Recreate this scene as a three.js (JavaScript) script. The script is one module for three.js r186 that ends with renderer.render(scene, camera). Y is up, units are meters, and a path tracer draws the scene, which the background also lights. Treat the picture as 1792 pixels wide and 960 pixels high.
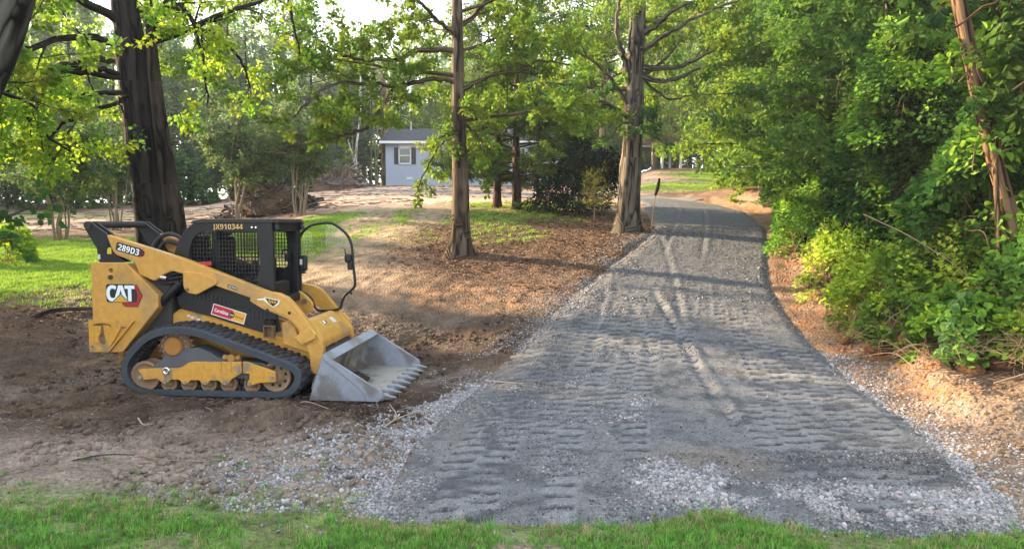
import * as THREE from 'three';
import { mergeGeometries, toCreasedNormals } from 'three/addons/utils/BufferGeometryUtils.js';
import { RoundedBoxGeometry } from 'three/addons/geometries/RoundedBoxGeometry.js';

// ───────── camera, sky, sun, exposure ─────────
const scene = new THREE.Scene();
const camera = new THREE.PerspectiveCamera(40.41, 1024 / 548, 0.1, 900);
camera.position.set(0, 2.1, 0);
camera.rotation.x = -THREE.MathUtils.degToRad(4.03);
const renderer = new THREE.WebGLRenderer();
renderer.toneMapping = THREE.LinearToneMapping;
renderer.toneMappingExposure = 6.0;
renderer.shadowMap.enabled = true;
const SUN_DIR = new THREE.Vector3(-0.9, Math.tan(THREE.MathUtils.degToRad(19)), -0.42).normalize();
const sun = new THREE.DirectionalLight(new THREE.Color(1, 0.74, 0.46), 5);
sun.position.copy(SUN_DIR).multiplyScalar(120);
sun.castShadow = true;
sun.shadow.radius = 3.5;
sun.shadow.mapSize.set(4096, 4096);
Object.assign(sun.shadow.camera, { left: -60, right: 60, top: 60, bottom: -60, near: 1, far: 300 });
scene.add(sun, sun.target);
{ // a bright hazy evening sky: pale near the horizon, blue above, warm round the sun
  const W = 512, H = 256, data = new Float32Array(W * H * 4), v = new THREE.Vector3();
  for (let r = 0; r < H; r++) for (let c = 0; c < W; c++) {
    const el = ((r + 0.5) / H - 0.5) * Math.PI, az = ((c + 0.5) / W - 0.5) * 2 * Math.PI;
    v.set(Math.cos(az) * Math.cos(el), Math.sin(el), Math.sin(az) * Math.cos(el));
    const h = Math.pow(1 - Math.max(0, v.y), 2.2), s = Math.max(0, v.dot(SUN_DIR)), g = 0.55 * Math.pow(s, 6) + 0.25 * s * s;
    const o = (r * W + c) * 4;
    data[o] = 0.74 * (0.38 + 0.24 * h + 0.66 * g); data[o + 1] = 0.74 * (0.43 + 0.20 * h + 0.54 * g); data[o + 2] = 0.74 * (0.52 + 0.12 * h + 0.34 * g); data[o + 3] = 1;
  }
  const t = new THREE.DataTexture(data, W, H, THREE.RGBAFormat, THREE.FloatType);
  t.mapping = THREE.EquirectangularReflectionMapping; t.magFilter = THREE.LinearFilter; t.needsUpdate = true;
  scene.background = t; scene.environment = t;
}
scene.fog = new THREE.FogExp2(new THREE.Color(0.75, 0.82, 0.9), 0.0007);

// ───────── small helpers ─────────
let seed = 7;
const rnd = () => { seed = (seed + 0x6d2b79f5) | 0; let t = Math.imul(seed ^ (seed >>> 15), 1 | seed); t = (t + Math.imul(t ^ (t >>> 7), 61 | t)) ^ t; return ((t ^ (t >>> 14)) >>> 0) / 4294967296; };
const rr = (a, b) => a + (b - a) * rnd();
const gauss = () => (rnd() + rnd() + rnd() + rnd() - 2) * 1.0;
const clamp = (x, a = 0, b = 1) => Math.min(b, Math.max(a, x));
const ss = (a, b, x) => { const t = clamp((x - a) / (b - a)); return t * t * (3 - 2 * t); };
const mix = (a, b, t) => a + (b - a) * t;
const V = (x, y, z) => new THREE.Vector3(x, y, z);
const hash = (x, y, z = 0) => { let h = Math.imul(x | 0, 374761393) ^ Math.imul(y | 0, 668265263) ^ Math.imul(z | 0, 2147483647 - 1274126177); h = Math.imul(h ^ (h >>> 13), 1274126177); return ((h ^ (h >>> 16)) >>> 0) / 4294967296; };
function noise(x, y, s = 0, per = 0) {
  const ix = Math.floor(x), iy = Math.floor(y), fx = x - ix, fy = y - iy, u = fx * fx * (3 - 2 * fx), w = fy * fy * (3 - 2 * fy);
  const k = (a) => (per ? ((a % per) + per) % per : a);
  const a = hash(k(ix), k(iy), s), b = hash(k(ix + 1), k(iy), s), c = hash(k(ix), k(iy + 1), s), d = hash(k(ix + 1), k(iy + 1), s);
  return a + (b - a) * u + (c - a) * w + (a - b - c + d) * u * w;
}
function fbm(x, y, o = 4, s = 0, per = 0) { let v = 0, a = 0.5, n = 0; for (let i = 0; i < o; i++) { v += a * noise(x, y, s + i * 17, per); n += a; a *= 0.5; x *= 2; y *= 2; per *= 2; } return v / n; }
function lut(t) { return (x) => { if (x <= t[0][0]) return t[0][1]; for (let i = 1; i < t.length; i++) if (x <= t[i][0]) return mix(t[i - 1][1], t[i][1], (x - t[i - 1][0]) / (t[i][0] - t[i - 1][0])); return t[t.length - 1][1]; }; }
const names = new Map();
const numbered = (n) => { const k = names.get(n) || 0; names.set(n, k + 1); return k ? n + '_' + String(k).padStart(3, '0') : n; };
function thing(name, label, category, pos = [0, 0, 0], turn = 0, group) {
  const o = new THREE.Group(); o.name = numbered(name); o.position.set(...pos); o.rotation.y = turn;
  o.userData = { label, category }; if (group) o.userData.group = group; scene.add(o); return o;
}
function part(name, geo, mat, parent, extra) {
  const m = new THREE.Mesh(geo, mat); m.name = name; m.castShadow = m.receiveShadow = true;
  if (extra) Object.assign(m.userData, extra); parent.add(m); return m;
}
function solo(name, geo, mat, label, category, group) { const m = part(numbered(name), geo, mat, scene, { label, category }); if (group) m.userData.group = group; return m; }
function struct(name, geo, mat) { return part(name, geo, mat, scene, { kind: 'structure' }); }
function dup(o, pos, turn = 0, label, scale = 1, group) {
  const c = o.clone(); c.name = numbered(o.name.replace(/_\d{3}$/, '')); c.position.set(...pos); c.rotation.y = turn; c.scale.set(scale, scale, scale);
  c.userData = { ...o.userData, label }; if (group) c.userData.group = group; scene.add(c); return c;
}
const instM = new THREE.Matrix4(), instQ = new THREE.Quaternion(), instE = new THREE.Euler();
function scatter(name, geo, mat, items, label) { // uncountable ground cover
  const im = new THREE.InstancedMesh(geo, mat, items.length); im.name = name; im.userData = { kind: 'stuff', label };
  const col = new THREE.Color();
  items.forEach((t, i) => {
    instE.set(t.rx || 0, t.ry || 0, t.rz || 0, 'YXZ'); instQ.setFromEuler(instE);
    instM.compose(V(t.x, t.y, t.z), instQ, V(t.s, t.sy ?? t.s, t.sz ?? t.s)); im.setMatrixAt(i, instM);
    im.setColorAt(i, col.setRGB(...t.c));
  });
  im.castShadow = im.receiveShadow = true; scene.add(im); return im;
}

// ───────── textures ─────────
function tex(size, fn, repeat = 1, srgb = false) {
  const d = new Uint8Array(size * size * 4);
  for (let y = 0; y < size; y++) for (let x = 0; x < size; x++) {
    const v = fn(x / size, y / size), o = (y * size + x) * 4, a = Array.isArray(v) ? v : [v, v, v];
    for (let c = 0; c < 3; c++) d[o + c] = clamp(a[c]) * 255; d[o + 3] = 255;
  }
  const t = new THREE.DataTexture(d, size, size); t.wrapS = t.wrapT = THREE.RepeatWrapping; t.magFilter = THREE.LinearFilter;
  if (srgb) t.colorSpace = THREE.SRGBColorSpace; t.repeat.set(repeat, repeat); t.needsUpdate = true; return t;
}
const worley = (x, y, n, s) => { // distance to the nearest and second nearest point, tiling
  const cx = Math.floor(x * n), cy = Math.floor(y * n); let d1 = 9, d2 = 9, id = 0;
  for (let j = -1; j <= 1; j++) for (let i = -1; i <= 1; i++) {
    const gx = (cx + i + n) % n, gy = (cy + j + n) % n, px = cx + i + hash(gx, gy, s), py = cy + j + hash(gx, gy, s + 1), d = Math.hypot(x * n - px, y * n - py);
    if (d < d1) { d2 = d1; d1 = d; id = hash(gx, gy, s + 2); } else if (d < d2) d2 = d;
  }
  return [d1, d2, id];
};
const soilCol = tex(512, (x, y) => 0.62 + 0.5 * (fbm(x * 8, y * 8, 6, 3, 8) - 0.5) + 0.28 * (noise(x * 128, y * 128, 5, 128) - 0.5) + 0.2 * (noise(x * 60, y * 60, 9, 60) - 0.5));
const soilBump = tex(512, (x, y) => { const w = worley(x, y, 34, 4); return 0.5 * fbm(x * 12, y * 12, 6, 31, 12) + 0.34 * ss(0, 0.5, 0.6 - w[0]) * (0.4 + w[2]) + 0.2 * noise(x * 150, y * 150, 7, 150); });
const gravCol = tex(1024, (x, y) => { const w = worley(x, y, 62, 11), e = ss(0.02, 0.22, w[1] - w[0]); return 0.3 + 0.55 * ((0.3 + 0.5 * w[2]) * (0.55 + 0.45 * e)) + 0.3 * (fbm(x * 16, y * 16, 5, 8, 16) - 0.45); });
const gravBump = tex(1024, (x, y) => { const w = worley(x, y, 62, 11); return 0.75 * ss(0, 0.5, w[1] - w[0]) * (0.35 + 0.65 * w[2]) + 0.25 * fbm(x * 40, y * 40, 3, 18, 40); });
const barkFn = (x, y) => { const wv = fbm(x * 4, y * 4, 3, 41, 4) - 0.5, a = fbm(x * 16, y * 6, 4, 42, 0), n = 1 - Math.abs(2 * noise(x * 10 + wv * 1.6, y * 2.0 + wv * 2, 44, 10) - 1), m = 1 - Math.abs(2 * noise(x * 20 + wv * 2, y * 4, 46, 20) - 1); return 0.5 * (1 - Math.pow(n, 3)) + 0.2 * (1 - m) + 0.3 * a; };
const barkBump = tex(512, (x, y) => barkFn(x, y));
const barkCol = tex(512, (x, y) => 0.06 + 1.1 * ss(0.15, 0.85, barkFn(x, y)) * (0.6 + 0.7 * fbm(x * 5, y * 5, 4, 60, 5)) * 0.9);
const grime = tex(512, (x, y) => { const a = fbm(x * 5, y * 5, 6, 71, 5), b = noise(x * 90, y * 90, 73, 90); return 0.86 + 0.26 * (a - 0.5) - (b > 0.93 ? 0.18 : 0) + 0.05 * (noise(x * 200, y * 200, 75, 200) - 0.5); });
const grimeR = tex(256, (x, y) => 0.55 + 0.5 * (fbm(x * 6, y * 6, 5, 81, 6) - 0.5));
const metalCol = tex(512, (x, y) => { const st = noise(x * 160, y * 6, 91, 0), a = fbm(x * 6, y * 6, 6, 92, 6); return 0.7 + 0.4 * (a - 0.5) + 0.16 * (st - 0.5) - ss(0.62, 0.75, fbm(x * 9, y * 9, 5, 95, 9)) * 0.22; });
const dirtTex = (a, b, f, lo, hi, k) => tex(512, (x, y) => { const m = ss(lo, hi, fbm(x * f, y * f, 6, k, f)), g = 0.9 + 0.3 * (fbm(x * 24, y * 24, 4, k + 3, 24) - 0.5), sc = Math.abs(noise(x * 7 + y * 2, y * 90, k + 5, 0) - 0.5) < 0.004 && noise(x * 9, y * 9, k + 7, 9) > 0.6 ? 0.6 : 1, sp = noise(x * 140, y * 140, k + 9, 140) > 0.95 ? 0.72 : 1; return [0, 1, 2].map((c) => mix(a[c], b[c], m) * g * sc * sp); });
const S = (o) => ((o.roughness ?? 1) > 0.84 ? new THREE.MeshPhysicalMaterial({ specularIntensity: 0.2, ...o }) : new THREE.MeshStandardMaterial(o));
const rgb = (r, g, b) => new THREE.Color().setRGB(r, g, b);
const withMap = (t, rx, ry = rx) => { const c = t.clone(); c.repeat.set(rx, ry); c.needsUpdate = true; return c; };

// ───────── lie of the land ─────────
const LP = lut([[0, 0], [9.5, 0], [12, 0.3], [14.5, 0.72], [17, 1.0], [22, 1.4], [28, 1.85], [36, 2.4], [46, 3.0], [60, 3.6], [90, 4.4], [400, 8]]);
const RP = lut([[0, 0], [9.5, 0], [12, 0.3], [16, 1.0], [20, 1.75], [24.5, 2.3], [30, 2.95], [45, 4.2], [60, 5.0], [90, 6], [400, 12]]);
const QP = lut([[0, 0], [9.5, 0], [12, 0.3], [16, 1.0], [20, 1.75], [24.5, 2.3], [30, 2.95], [36, 3.75], [46, 5.0], [60, 6.4], [90, 8], [400, 16]]);
const table = (f) => { const t = []; for (let i = 0; i <= 4200; i++) { let s = 0; for (let k = -4; k <= 4; k++) s += f(i * 0.1 + k * 0.25); t.push(s / 9); } return (d) => { const x = clamp(d, 0, 419) * 10, i = Math.floor(x); return mix(t[i], t[i + 1], x - i); }; };
const lp = table(LP), rp = table(RP), qp = table(QP);
const driveL = lut([[4.6, -1.05], [5.83, -1.12], [6.89, -1.1], [8.15, -0.88], [9.82, -0.5], [11.76, 0.04], [13.2, 0.65], [16.4, 1.9], [19.7, 3.45], [21.5, 3.95], [24.9, 4.4], [28, 4.75], [30, 5.0], [31, 5.2]]);
const driveR = lut([[4.6, 3.4], [5.57, 3.86], [6.55, 4.12], [7.91, 4.34], [9.82, 4.6], [11.44, 4.73], [13.36, 4.99], [15.4, 5.38], [18.05, 6.29], [21.3, 7.32], [25.8, 8.1], [28, 7.9], [29.4, 7.3], [30.3, 6.7], [31, 6.4]]);
const grassEdge = lut([[-6, 5.55], [-3.9, 5.55], [-3.0, 5.6], [-2.1, 5.42], [-1.4, 5.3], [-0.87, 5.12], [0, 5.1], [0.8, 5.04], [1.5, 5.36], [2, 5.02], [2.56, 4.86], [3.6, 4.95], [5, 5.1]]);
const onDrive = (x, z) => { const d = -z; if (d > 31 || d < 4) return 0; const gr = ss(-0.15, 0.1, d - grassEdge(x)); if (!gr) return 0; const a = driveL(d), b = driveR(d); return ss(a - 0.1, a + 0.25, x) * (1 - ss(b - 0.25, b + 0.1, x)) * (1 - ss(30, 31, d)) * gr; };
const besideMachine = (x, z) => ss(-8.4, -5.6, x) * (1 - ss(-1.6, 0.9, x)) * ss(-15.5, -10.9, z);
const macro = (x, z) => {
  const d = Math.max(-z, 0), a = x / Math.max(d, 6), w = ss(-0.5, -0.14, a), q = ss(0.12, 0.2, a), r = rp(d) * (1 - q) + qp(d) * q;
  let h = lp(d) * (1 - w) + r * w; h *= 1 - besideMachine(x, z);
  const e = x - driveR(clamp(d, 4.6, 31)); if (d < 34) h += 0.55 * ss(0.35, 3.2, e) * (1 - ss(30, 34, d));
  return h;
};
const machineX = -3.5023, machineZ = -9.7083, mT = 5 * Math.PI / 180;
const toMachine = (x, z) => { const a = x - machineX, b = z - machineZ; return [a * Math.cos(mT) + b * Math.sin(mT), -a * Math.sin(mT) + b * Math.cos(mT)]; };
function groundY(x, z, fine = true) {
  let h = macro(x, z); const dr = onDrive(x, z), d = -z;
  if (!fine) return h;
  const [mx, mz] = toMachine(x, z), calm = ss(-1.5, -1.25, mx) * (1 - ss(2.2, 2.5, mx)) * ss(-1.3, -1.1, mz) * (1 - ss(1.0, 1.25, mz));
  const rough = (1 - dr) * (1 - 0.9 * calm);
  h += rough * (0.10 * (fbm(x * 0.7 + 30, z * 0.7, 3, 5) - 0.5) + 0.075 * (fbm(x * 3.1, z * 3.1, 4, 6) - 0.5));
  // churned soil round the machine, with the imprint of its tracks
  const dirt = soilZone(x, z) * rough;
  if (dirt > 0.01) {
    h += dirt * (0.085 * (fbm(x * 1.7 + 9, z * 1.7, 4, 16) - 0.45) + 0.035 * ss(0.55, 0.8, fbm(x * 7, z * 7, 3, 19)));
    const lane = ss(0.35, 0.6, fbm(x * 0.35 + 4, z * 1.5, 2, 23)), ph = (x * 0.35 + z * 1.0) / 0.17 + 1.6 * fbm(x * 0.6, z * 0.6, 2, 24);
    h += dirt * lane * 0.045 * ss(0.4, 0.5, fbm(x * 2.5, z * 1.2, 2, 25)) * (ss(0.25, 0.5, Math.abs((ph - Math.floor(ph)) - 0.5) * 2) - 0.5);
  }
  // heap thrown up behind the track and beside the tracks
  h += (0.15 * Math.exp(-(((mx + 1.25) / 0.35) ** 2) - (((mz - 1.0) / 0.35) ** 2)) + 0.07 * Math.exp(-(((mx + 0.6) / 0.5) ** 2) - (((mz - 1.28) / 0.2) ** 2)) + 0.2 * Math.exp(-(((x + 2.6) / 0.5) ** 2) - (((z + 7.75) / 0.28) ** 2)) + 0.1 * Math.exp(-(((x + 1.9) / 0.35) ** 2) - (((z + 7.45) / 0.25) ** 2)));
  // clay windrow along the right edge of the gravel
  const e = x - driveR(clamp(d, 4.6, 31));
  if (d < 31) h += 0.24 * Math.exp(-(((e - 0.85 - 0.18 * Math.sin(d * 1.3)) / 0.3) ** 2)) * (0.3 + 1.3 * fbm(x * 2.4, z * 2.4, 3, 77)) * ss(6.3, 8.2, d) * (1 - 0.5 * ss(12, 16, d));
  return h - 0.045 * dr;
}
function soilZone(x, z) { // bare earth round the machine
  const d = -z, right = driveL(clamp(d, 4.6, 31)) + 0.2, left = -11;
  return ss(5.2, 5.7, d + 0.5 * (fbm(x * 0.9, z * 0.9, 3, 51) - 0.5)) * (1 - ss(12.8, 15.5, d + 1.5 * (fbm(x * 0.5, 3.3, 2, 52) - 0.5) + 0.25 * (x + 3))) * ss(left, left + 3, x) * (1 - ss(right - 0.4, right, x));
}

// ───────── ground, driveway, lawn, gravel ─────────
const blob = (x, z, cx, cz, rx, rz, soft = 0.35, wob = 0.5) => { const q = Math.hypot((x - cx) / rx, (z - cz) / rz) + wob * (fbm(x * 0.9 + cx, z * 0.9 + cz, 3, 61) - 0.5); return 1 - ss(1 - soft, 1 + soft, q); };
function grassMask(x, z) {
  const d = -z; let g = 0;
  if (d < 5.9) g = 1 - ss(-0.2, 0.5, d - grassEdge(x) + 0.3 * (fbm(x * 2.2, z * 2.2, 3, 62) - 0.5));
  g = Math.max(g, 0.95 * blob(x, z, -12.5, -18.6, 6, 5.2, 0.25), 0.95 * blob(x, z, -5.6, -22.2, 2.6, 4.4, 0.3), 0.75 * blob(x, z, -3.6, -20.2, 1.4, 2, 0.5), 0.55 * blob(x, z, -1.2, -24.5, 3.2, 2.6, 0.4), 0.8 * blob(x, z, 0.6, -28.2, 3, 1.3, 0.4), 0.5 * blob(x, z, -0.2, -20.5, 1.2, 1.6, 0.5));
  g = Math.max(g, 0.95 * blob(x, z, 14.5, -44, 4.6, 8, 0.3), 0.8 * blob(x, z, 8, -36.5, 2.8, 2.6, 0.4), 0.8 * blob(x, z, -30, -36, 12, 4, 0.4), 0.6 * blob(x, z, -18, -36, 4, 2, 0.4));
  if (d > 12) { const tr = Math.max(blob(x, z, -3.5, -17.5, 1.5, 5, 0.4, 0.8), blob(x, z, -4.6, -24, 0.8, 4.5, 0.4, 0.8), blob(x, z, -2.6, -24.5, 0.6, 3.5, 0.4, 0.8)); g *= 1 - 0.75 * tr; if (x > -8 && x < 4) g *= 0.5 + 0.5 * ss(0.36, 0.54, fbm(x * 0.9, z * 0.9, 4, 63)); }
  return g;
}
const litterMask = (x, z) => Math.max(blob(x, z, 0.9, -20, 3.6, 5.6, 0.35), 0.8 * blob(x, z, -1.3, -17.9, 1.7, 1.8, 0.5), 0.6 * blob(x, z, -10.5, -13.2, 3.5, 1.6, 0.5), 0.7 * ss(0.9, 2.2, x - driveR(clamp(-z, 4.6, 31))) * (z > -34 ? 1 : 0));
function groundColor(x, z) {
  const d = -z, n = fbm(x * 1.1, z * 1.1, 5, 101), n2 = fbm(x * 4.3, z * 4.3, 4, 102), big = fbm(x * 0.22, z * 0.22, 3, 103);
  let c = [0.17, 0.125, 0.085]; const put = (r, g, b, w) => { w = clamp(w); c = [mix(c[0], r, w), mix(c[1], g, w), mix(c[2], b, w)]; };
  put(0.24, 0.185, 0.13, ss(0.45, 0.65, n));
  put(0.56, 0.39, 0.27, ss(25, 29, d + 3 * (n - 0.5)) * (1 - ss(52, 58, d)) * ss(-26, -20, x) * (1 - ss(8, 12, x)) * (0.55 + 0.45 * ss(0.3, 0.5, n)));   // cleared pale earth
  put(0.44, 0.335, 0.235, 0.85 * Math.max(blob(x, z, -3.6, -18.2, 1.6, 6, 0.4), blob(x, z, -4.6, -25, 1.0, 5, 0.4), blob(x, z, -2.6, -25, 0.8, 4, 0.4)) * ss(0.28, 0.5, n2));                                     // worn track up the lawn
  const s = soilZone(x, z);
  put(0.115, 0.083, 0.06, s * ss(0.38, 0.52, big * 0.35 + n * 0.35 + n2 * 0.3)); put(0.225, 0.18, 0.14, s * ss(0.5, 0.68, n2 * 0.4 + n * 0.6)); put(0.36, 0.295, 0.235, 0.8 * s * (1 - ss(6.4, 7.7, d + 1.0 * (n - 0.5))) );
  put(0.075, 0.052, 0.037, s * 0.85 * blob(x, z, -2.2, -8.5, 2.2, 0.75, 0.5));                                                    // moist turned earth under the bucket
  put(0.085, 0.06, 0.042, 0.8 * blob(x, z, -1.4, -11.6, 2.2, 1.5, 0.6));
  put(0.42, 0.24, 0.125, 0.85 * blob(x, z, -0.6, -14.6, 2.4, 0.8, 0.5) * ss(0.4, 0.6, n2));
  put(0.13, 0.082, 0.055, litterMask(x, z) * 0.9); put(0.20, 0.13, 0.085, litterMask(x, z) * 0.7 * ss(0.55, 0.7, n2));
  const e = x - driveR(clamp(d, 4.6, 31)); if (d < 33) { const w = ss(-0.2, 0.1, e) * (1 - ss(0.9, 1.7, e + 0.6 * (n - 0.5))); put(0.27, 0.185, 0.12, w); put(0.36, 0.18, 0.085, w * ss(0.48, 0.64, n2) * 0.85 * (1 - 0.6 * ss(12, 18, d))); put(0.30, 0.23, 0.165, w * (1 - ss(7.4, 8.8, d)) * 0.8); }
  put(0.17, 0.11, 0.075, 0.85 * blob(x, z, 8, -31.5, 4.2, 1.8, 0.4)); put(0.36, 0.28, 0.20, 0.7 * blob(x, z, 7.5, -38, 3, 1.2, 0.4));
  const g = grassMask(x, z); put(d < 7 ? 0.13 : 0.17, d < 7 ? 0.185 : 0.24, 0.06, g * (0.45 + 0.55 * ss(0.3, 0.55, n2))); put(0.12, 0.095, 0.06, g * 0.5 * ss(0.58, 0.72, n2));
  if (d < 6) put(0.26, 0.20, 0.15, 0.9 * blob(x, z, 0.1, -4.5, 0.45, 0.22, 0.5));
  const k = 0.88 + 0.24 * noise(x * 9, z * 9, 104); const gm = mix(0.70, 0.95, Math.max(g, ss(24, 28, d))); const q = k * gm / 0.62; return [c[0] * q, c[1] * q * 0.98, c[2] * q];
}
function axis(list) { const o = []; for (let i = 0; i + 1 < list.length; i++) { const [a, sa] = list[i], [b, sb] = list[i + 1]; let x = a, s = sa; const grow = (sb / sa); while (x < b - s * 0.5) { o.push(x); const t = clamp((x - a) / (b - a)); s = sa * Math.pow(grow, t); x += s; } } o.push(list[list.length - 1][0]); return o; }
function sheet(xs, zs, yf, cf, uvs = 1) {
  const nx = xs.length, nz = zs.length, p = new Float32Array(nx * nz * 3), c = new Float32Array(nx * nz * 3), u = new Float32Array(nx * nz * 2), idx = new Uint32Array((nx - 1) * (nz - 1) * 6); let k = 0;
  for (let j = 0; j < nz; j++) for (let i = 0; i < nx; i++) { const o = j * nx + i, x = xs[i], z = zs[j]; p.set([x, yf(x, z), z], o * 3); c.set(cf(x, z), o * 3); u.set([x * uvs, -z * uvs], o * 2); }
  for (let j = 0; j + 1 < nz; j++) for (let i = 0; i + 1 < nx; i++) { const a = j * nx + i, b = a + 1, d = a + nx, e = d + 1; idx.set([a, b, d, b, e, d], k); k += 6; }
  const g = new THREE.BufferGeometry(); g.setAttribute('position', new THREE.BufferAttribute(p, 3)); g.setAttribute('color', new THREE.BufferAttribute(c, 3)); g.setAttribute('uv', new THREE.BufferAttribute(u, 2)); g.setIndex(new THREE.BufferAttribute(idx, 1)); g.computeVertexNormals(); return g;
}
{
  const xs = axis([[-260, 16], [-40, 1.6], [-14, 0.3], [-7.5, 0.065], [-1, 0.055], [7.2, 0.08], [14, 0.35], [40, 1.6], [260, 16]]);
  const ds = axis([[-40, 6], [0, 1], [3.9, 0.06], [5, 0.05], [10, 0.06], [13.5, 0.09], [20, 0.2], [32, 0.3], [60, 1], [120, 6], [320, 20]]);
  const zs = ds.map((d) => -d).reverse();
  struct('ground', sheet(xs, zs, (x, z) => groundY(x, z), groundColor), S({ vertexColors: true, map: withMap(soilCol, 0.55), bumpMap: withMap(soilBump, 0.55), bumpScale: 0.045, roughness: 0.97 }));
}
// the gravel bed: a sheet lying on the ground whose edges run out under it
function bedWeights(x, z) {
  const d = -z, a = driveL(d), b = driveR(d), w = b - a, t = (x - a) / w, n = fbm(x * 0.8, z * 0.5, 4, 201), n2 = fbm(x * 2.6, z * 2.6, 4, 202);
  let loose = 0; // clean loose stone
  loose = Math.max(loose, (1 - ss(0.0, 0.12, t + 0.22 * (n - 0.5))) * 0.9 * (1 - 0.7 * ss(8, 12, d)) * ss(0.22, 0.5, n2), ss(0.925, 0.99, t + 0.07 * (n - 0.5)) * 0.95 * (1 - 0.8 * ss(9, 12, d)) * ss(0.25, 0.45, n2));
  loose = Math.max(loose, 0.7 * Math.exp(-(((t - 0.40 - 0.03 * Math.sin(d * 0.9)) / 0.05) ** 2)) * ss(0.42, 0.62, n2) * ss(6.4, 7.4, d) * (1 - ss(9.5, 11, d)), blob(x, z, 1.3, -5.75, 0.36, 0.6, 0.6, 1.6) * 0.85 * ss(0.3, 0.5, n2), 0.9 * blob(x, z, 2.8, -5.3, 1.7, 0.45, 0.6, 1.2) * ss(0.3, 0.5, n2), 0.7 * blob(x, z, -0.3, -9.3, 0.9, 0.5, 0.7, 1.4) * ss(0.35, 0.55, n2), 0.5 * blob(x, z, 3.25, -6.4, 0.8, 0.35, 0.6, 1.3) * ss(0.35, 0.5, n2));
  loose = Math.max(loose, 0.4 * ss(0.58, 0.68, n) * ss(0.45, 0.6, n2));
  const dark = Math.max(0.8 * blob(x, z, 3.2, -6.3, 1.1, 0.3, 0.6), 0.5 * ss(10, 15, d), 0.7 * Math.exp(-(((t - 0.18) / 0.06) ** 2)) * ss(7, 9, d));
  return [clamp(loose), clamp(dark), t];
}
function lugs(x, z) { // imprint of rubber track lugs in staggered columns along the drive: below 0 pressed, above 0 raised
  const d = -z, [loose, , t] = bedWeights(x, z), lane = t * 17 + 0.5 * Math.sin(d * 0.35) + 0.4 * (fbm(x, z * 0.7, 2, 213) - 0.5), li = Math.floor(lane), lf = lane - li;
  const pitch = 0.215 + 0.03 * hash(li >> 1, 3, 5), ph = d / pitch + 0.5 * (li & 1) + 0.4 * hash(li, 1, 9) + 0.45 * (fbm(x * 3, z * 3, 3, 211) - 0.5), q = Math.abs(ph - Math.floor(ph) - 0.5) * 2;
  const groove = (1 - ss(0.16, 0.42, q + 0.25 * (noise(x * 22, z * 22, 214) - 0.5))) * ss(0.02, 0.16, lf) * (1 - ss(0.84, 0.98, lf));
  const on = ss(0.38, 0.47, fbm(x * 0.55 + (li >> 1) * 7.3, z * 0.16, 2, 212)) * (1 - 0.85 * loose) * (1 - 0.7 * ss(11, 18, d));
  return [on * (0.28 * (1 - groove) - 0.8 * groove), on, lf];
}
const RUTS = [[2.2, 6.5, 2.75, 15, 0.05], [1.0, 10, 2.4, 19, 0.022], [2.6, 11, 4.2, 22, 0.025], [1.75, 9, 2.2, 14, 0.02], [3.4, 17, 6.0, 27, 0.03], [4.3, 17, 6.9, 27, 0.03]];
function bedY(x, z) {
  const d = -z, [loose, , t] = bedWeights(x, z), [l, on, lf] = lugs(x, z);
  let h = 0.075 * ss(0, 0.15, t) * (1 - ss(0.93, 1, t)) - 0.05 + 0.02 * ss(0.2, 0.5, t) * (1 - ss(0.5, 0.8, t));
  h += 0.021 * l + 0.010 * loose * (0.6 + 0.8 * noise(x * 6, z * 6, 221)) + 0.02 * (fbm(x * 1.6, z * 1.6, 4, 222) - 0.5) + 0.014 * (noise(x * 16, z * 16, 223) - 0.5);
  for (const [x0, d0, x1, d1, dep] of RUTS) { const k = (d - d0) / (d1 - d0); if (k > 0 && k < 1) { const xc = mix(x0, x1, k) + 0.1 * Math.sin(k * 3), q = (x - xc) / 0.07; h += ss(0, 0.15, k) * (1 - ss(0.85, 1, k)) * dep * (-0.6 * Math.exp(-q * q) + 0.5 * Math.exp(-((q - 1.7) ** 2)) ); } }
  h *= 1 - 0.9 * ss(30.2, 31, d); h -= 0.13 * (1 - ss(-0.08, 0.14, d - grassEdge(x) - 0.25 * (fbm(x * 3, 9, 3, 225) - 0.5)));
  return groundY(x, z, false) + h;
}
function bedColor(x, z) {
  const d = -z, [loose, dark, t] = bedWeights(x, z), n = fbm(x * 1.3, z * 0.7, 4, 231), n2 = fbm(x * 5, z * 5, 4, 232), [l] = lugs(x, z);
  let c = [0.18, 0.178, 0.178]; const put = (r, g, b, w) => { w = clamp(w); c = [mix(c[0], r, w), mix(c[1], g, w), mix(c[2], b, w)]; };
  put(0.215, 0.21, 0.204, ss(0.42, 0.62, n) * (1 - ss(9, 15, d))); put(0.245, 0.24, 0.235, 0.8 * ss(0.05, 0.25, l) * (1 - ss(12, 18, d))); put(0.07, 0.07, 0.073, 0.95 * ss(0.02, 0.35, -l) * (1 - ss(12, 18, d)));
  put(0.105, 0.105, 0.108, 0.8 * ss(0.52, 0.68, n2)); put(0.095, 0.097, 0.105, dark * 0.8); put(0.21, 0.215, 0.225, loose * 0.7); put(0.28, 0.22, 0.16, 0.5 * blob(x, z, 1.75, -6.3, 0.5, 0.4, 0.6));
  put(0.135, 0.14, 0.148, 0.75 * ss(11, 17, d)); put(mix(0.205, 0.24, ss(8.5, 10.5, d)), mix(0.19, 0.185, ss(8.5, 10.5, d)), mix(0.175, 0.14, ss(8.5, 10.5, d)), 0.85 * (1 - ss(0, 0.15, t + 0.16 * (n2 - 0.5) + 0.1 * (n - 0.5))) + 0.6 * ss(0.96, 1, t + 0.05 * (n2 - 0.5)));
  return c.map((v, i) => v * (0.70 + 0.035 * i) / 0.5);
}
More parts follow.
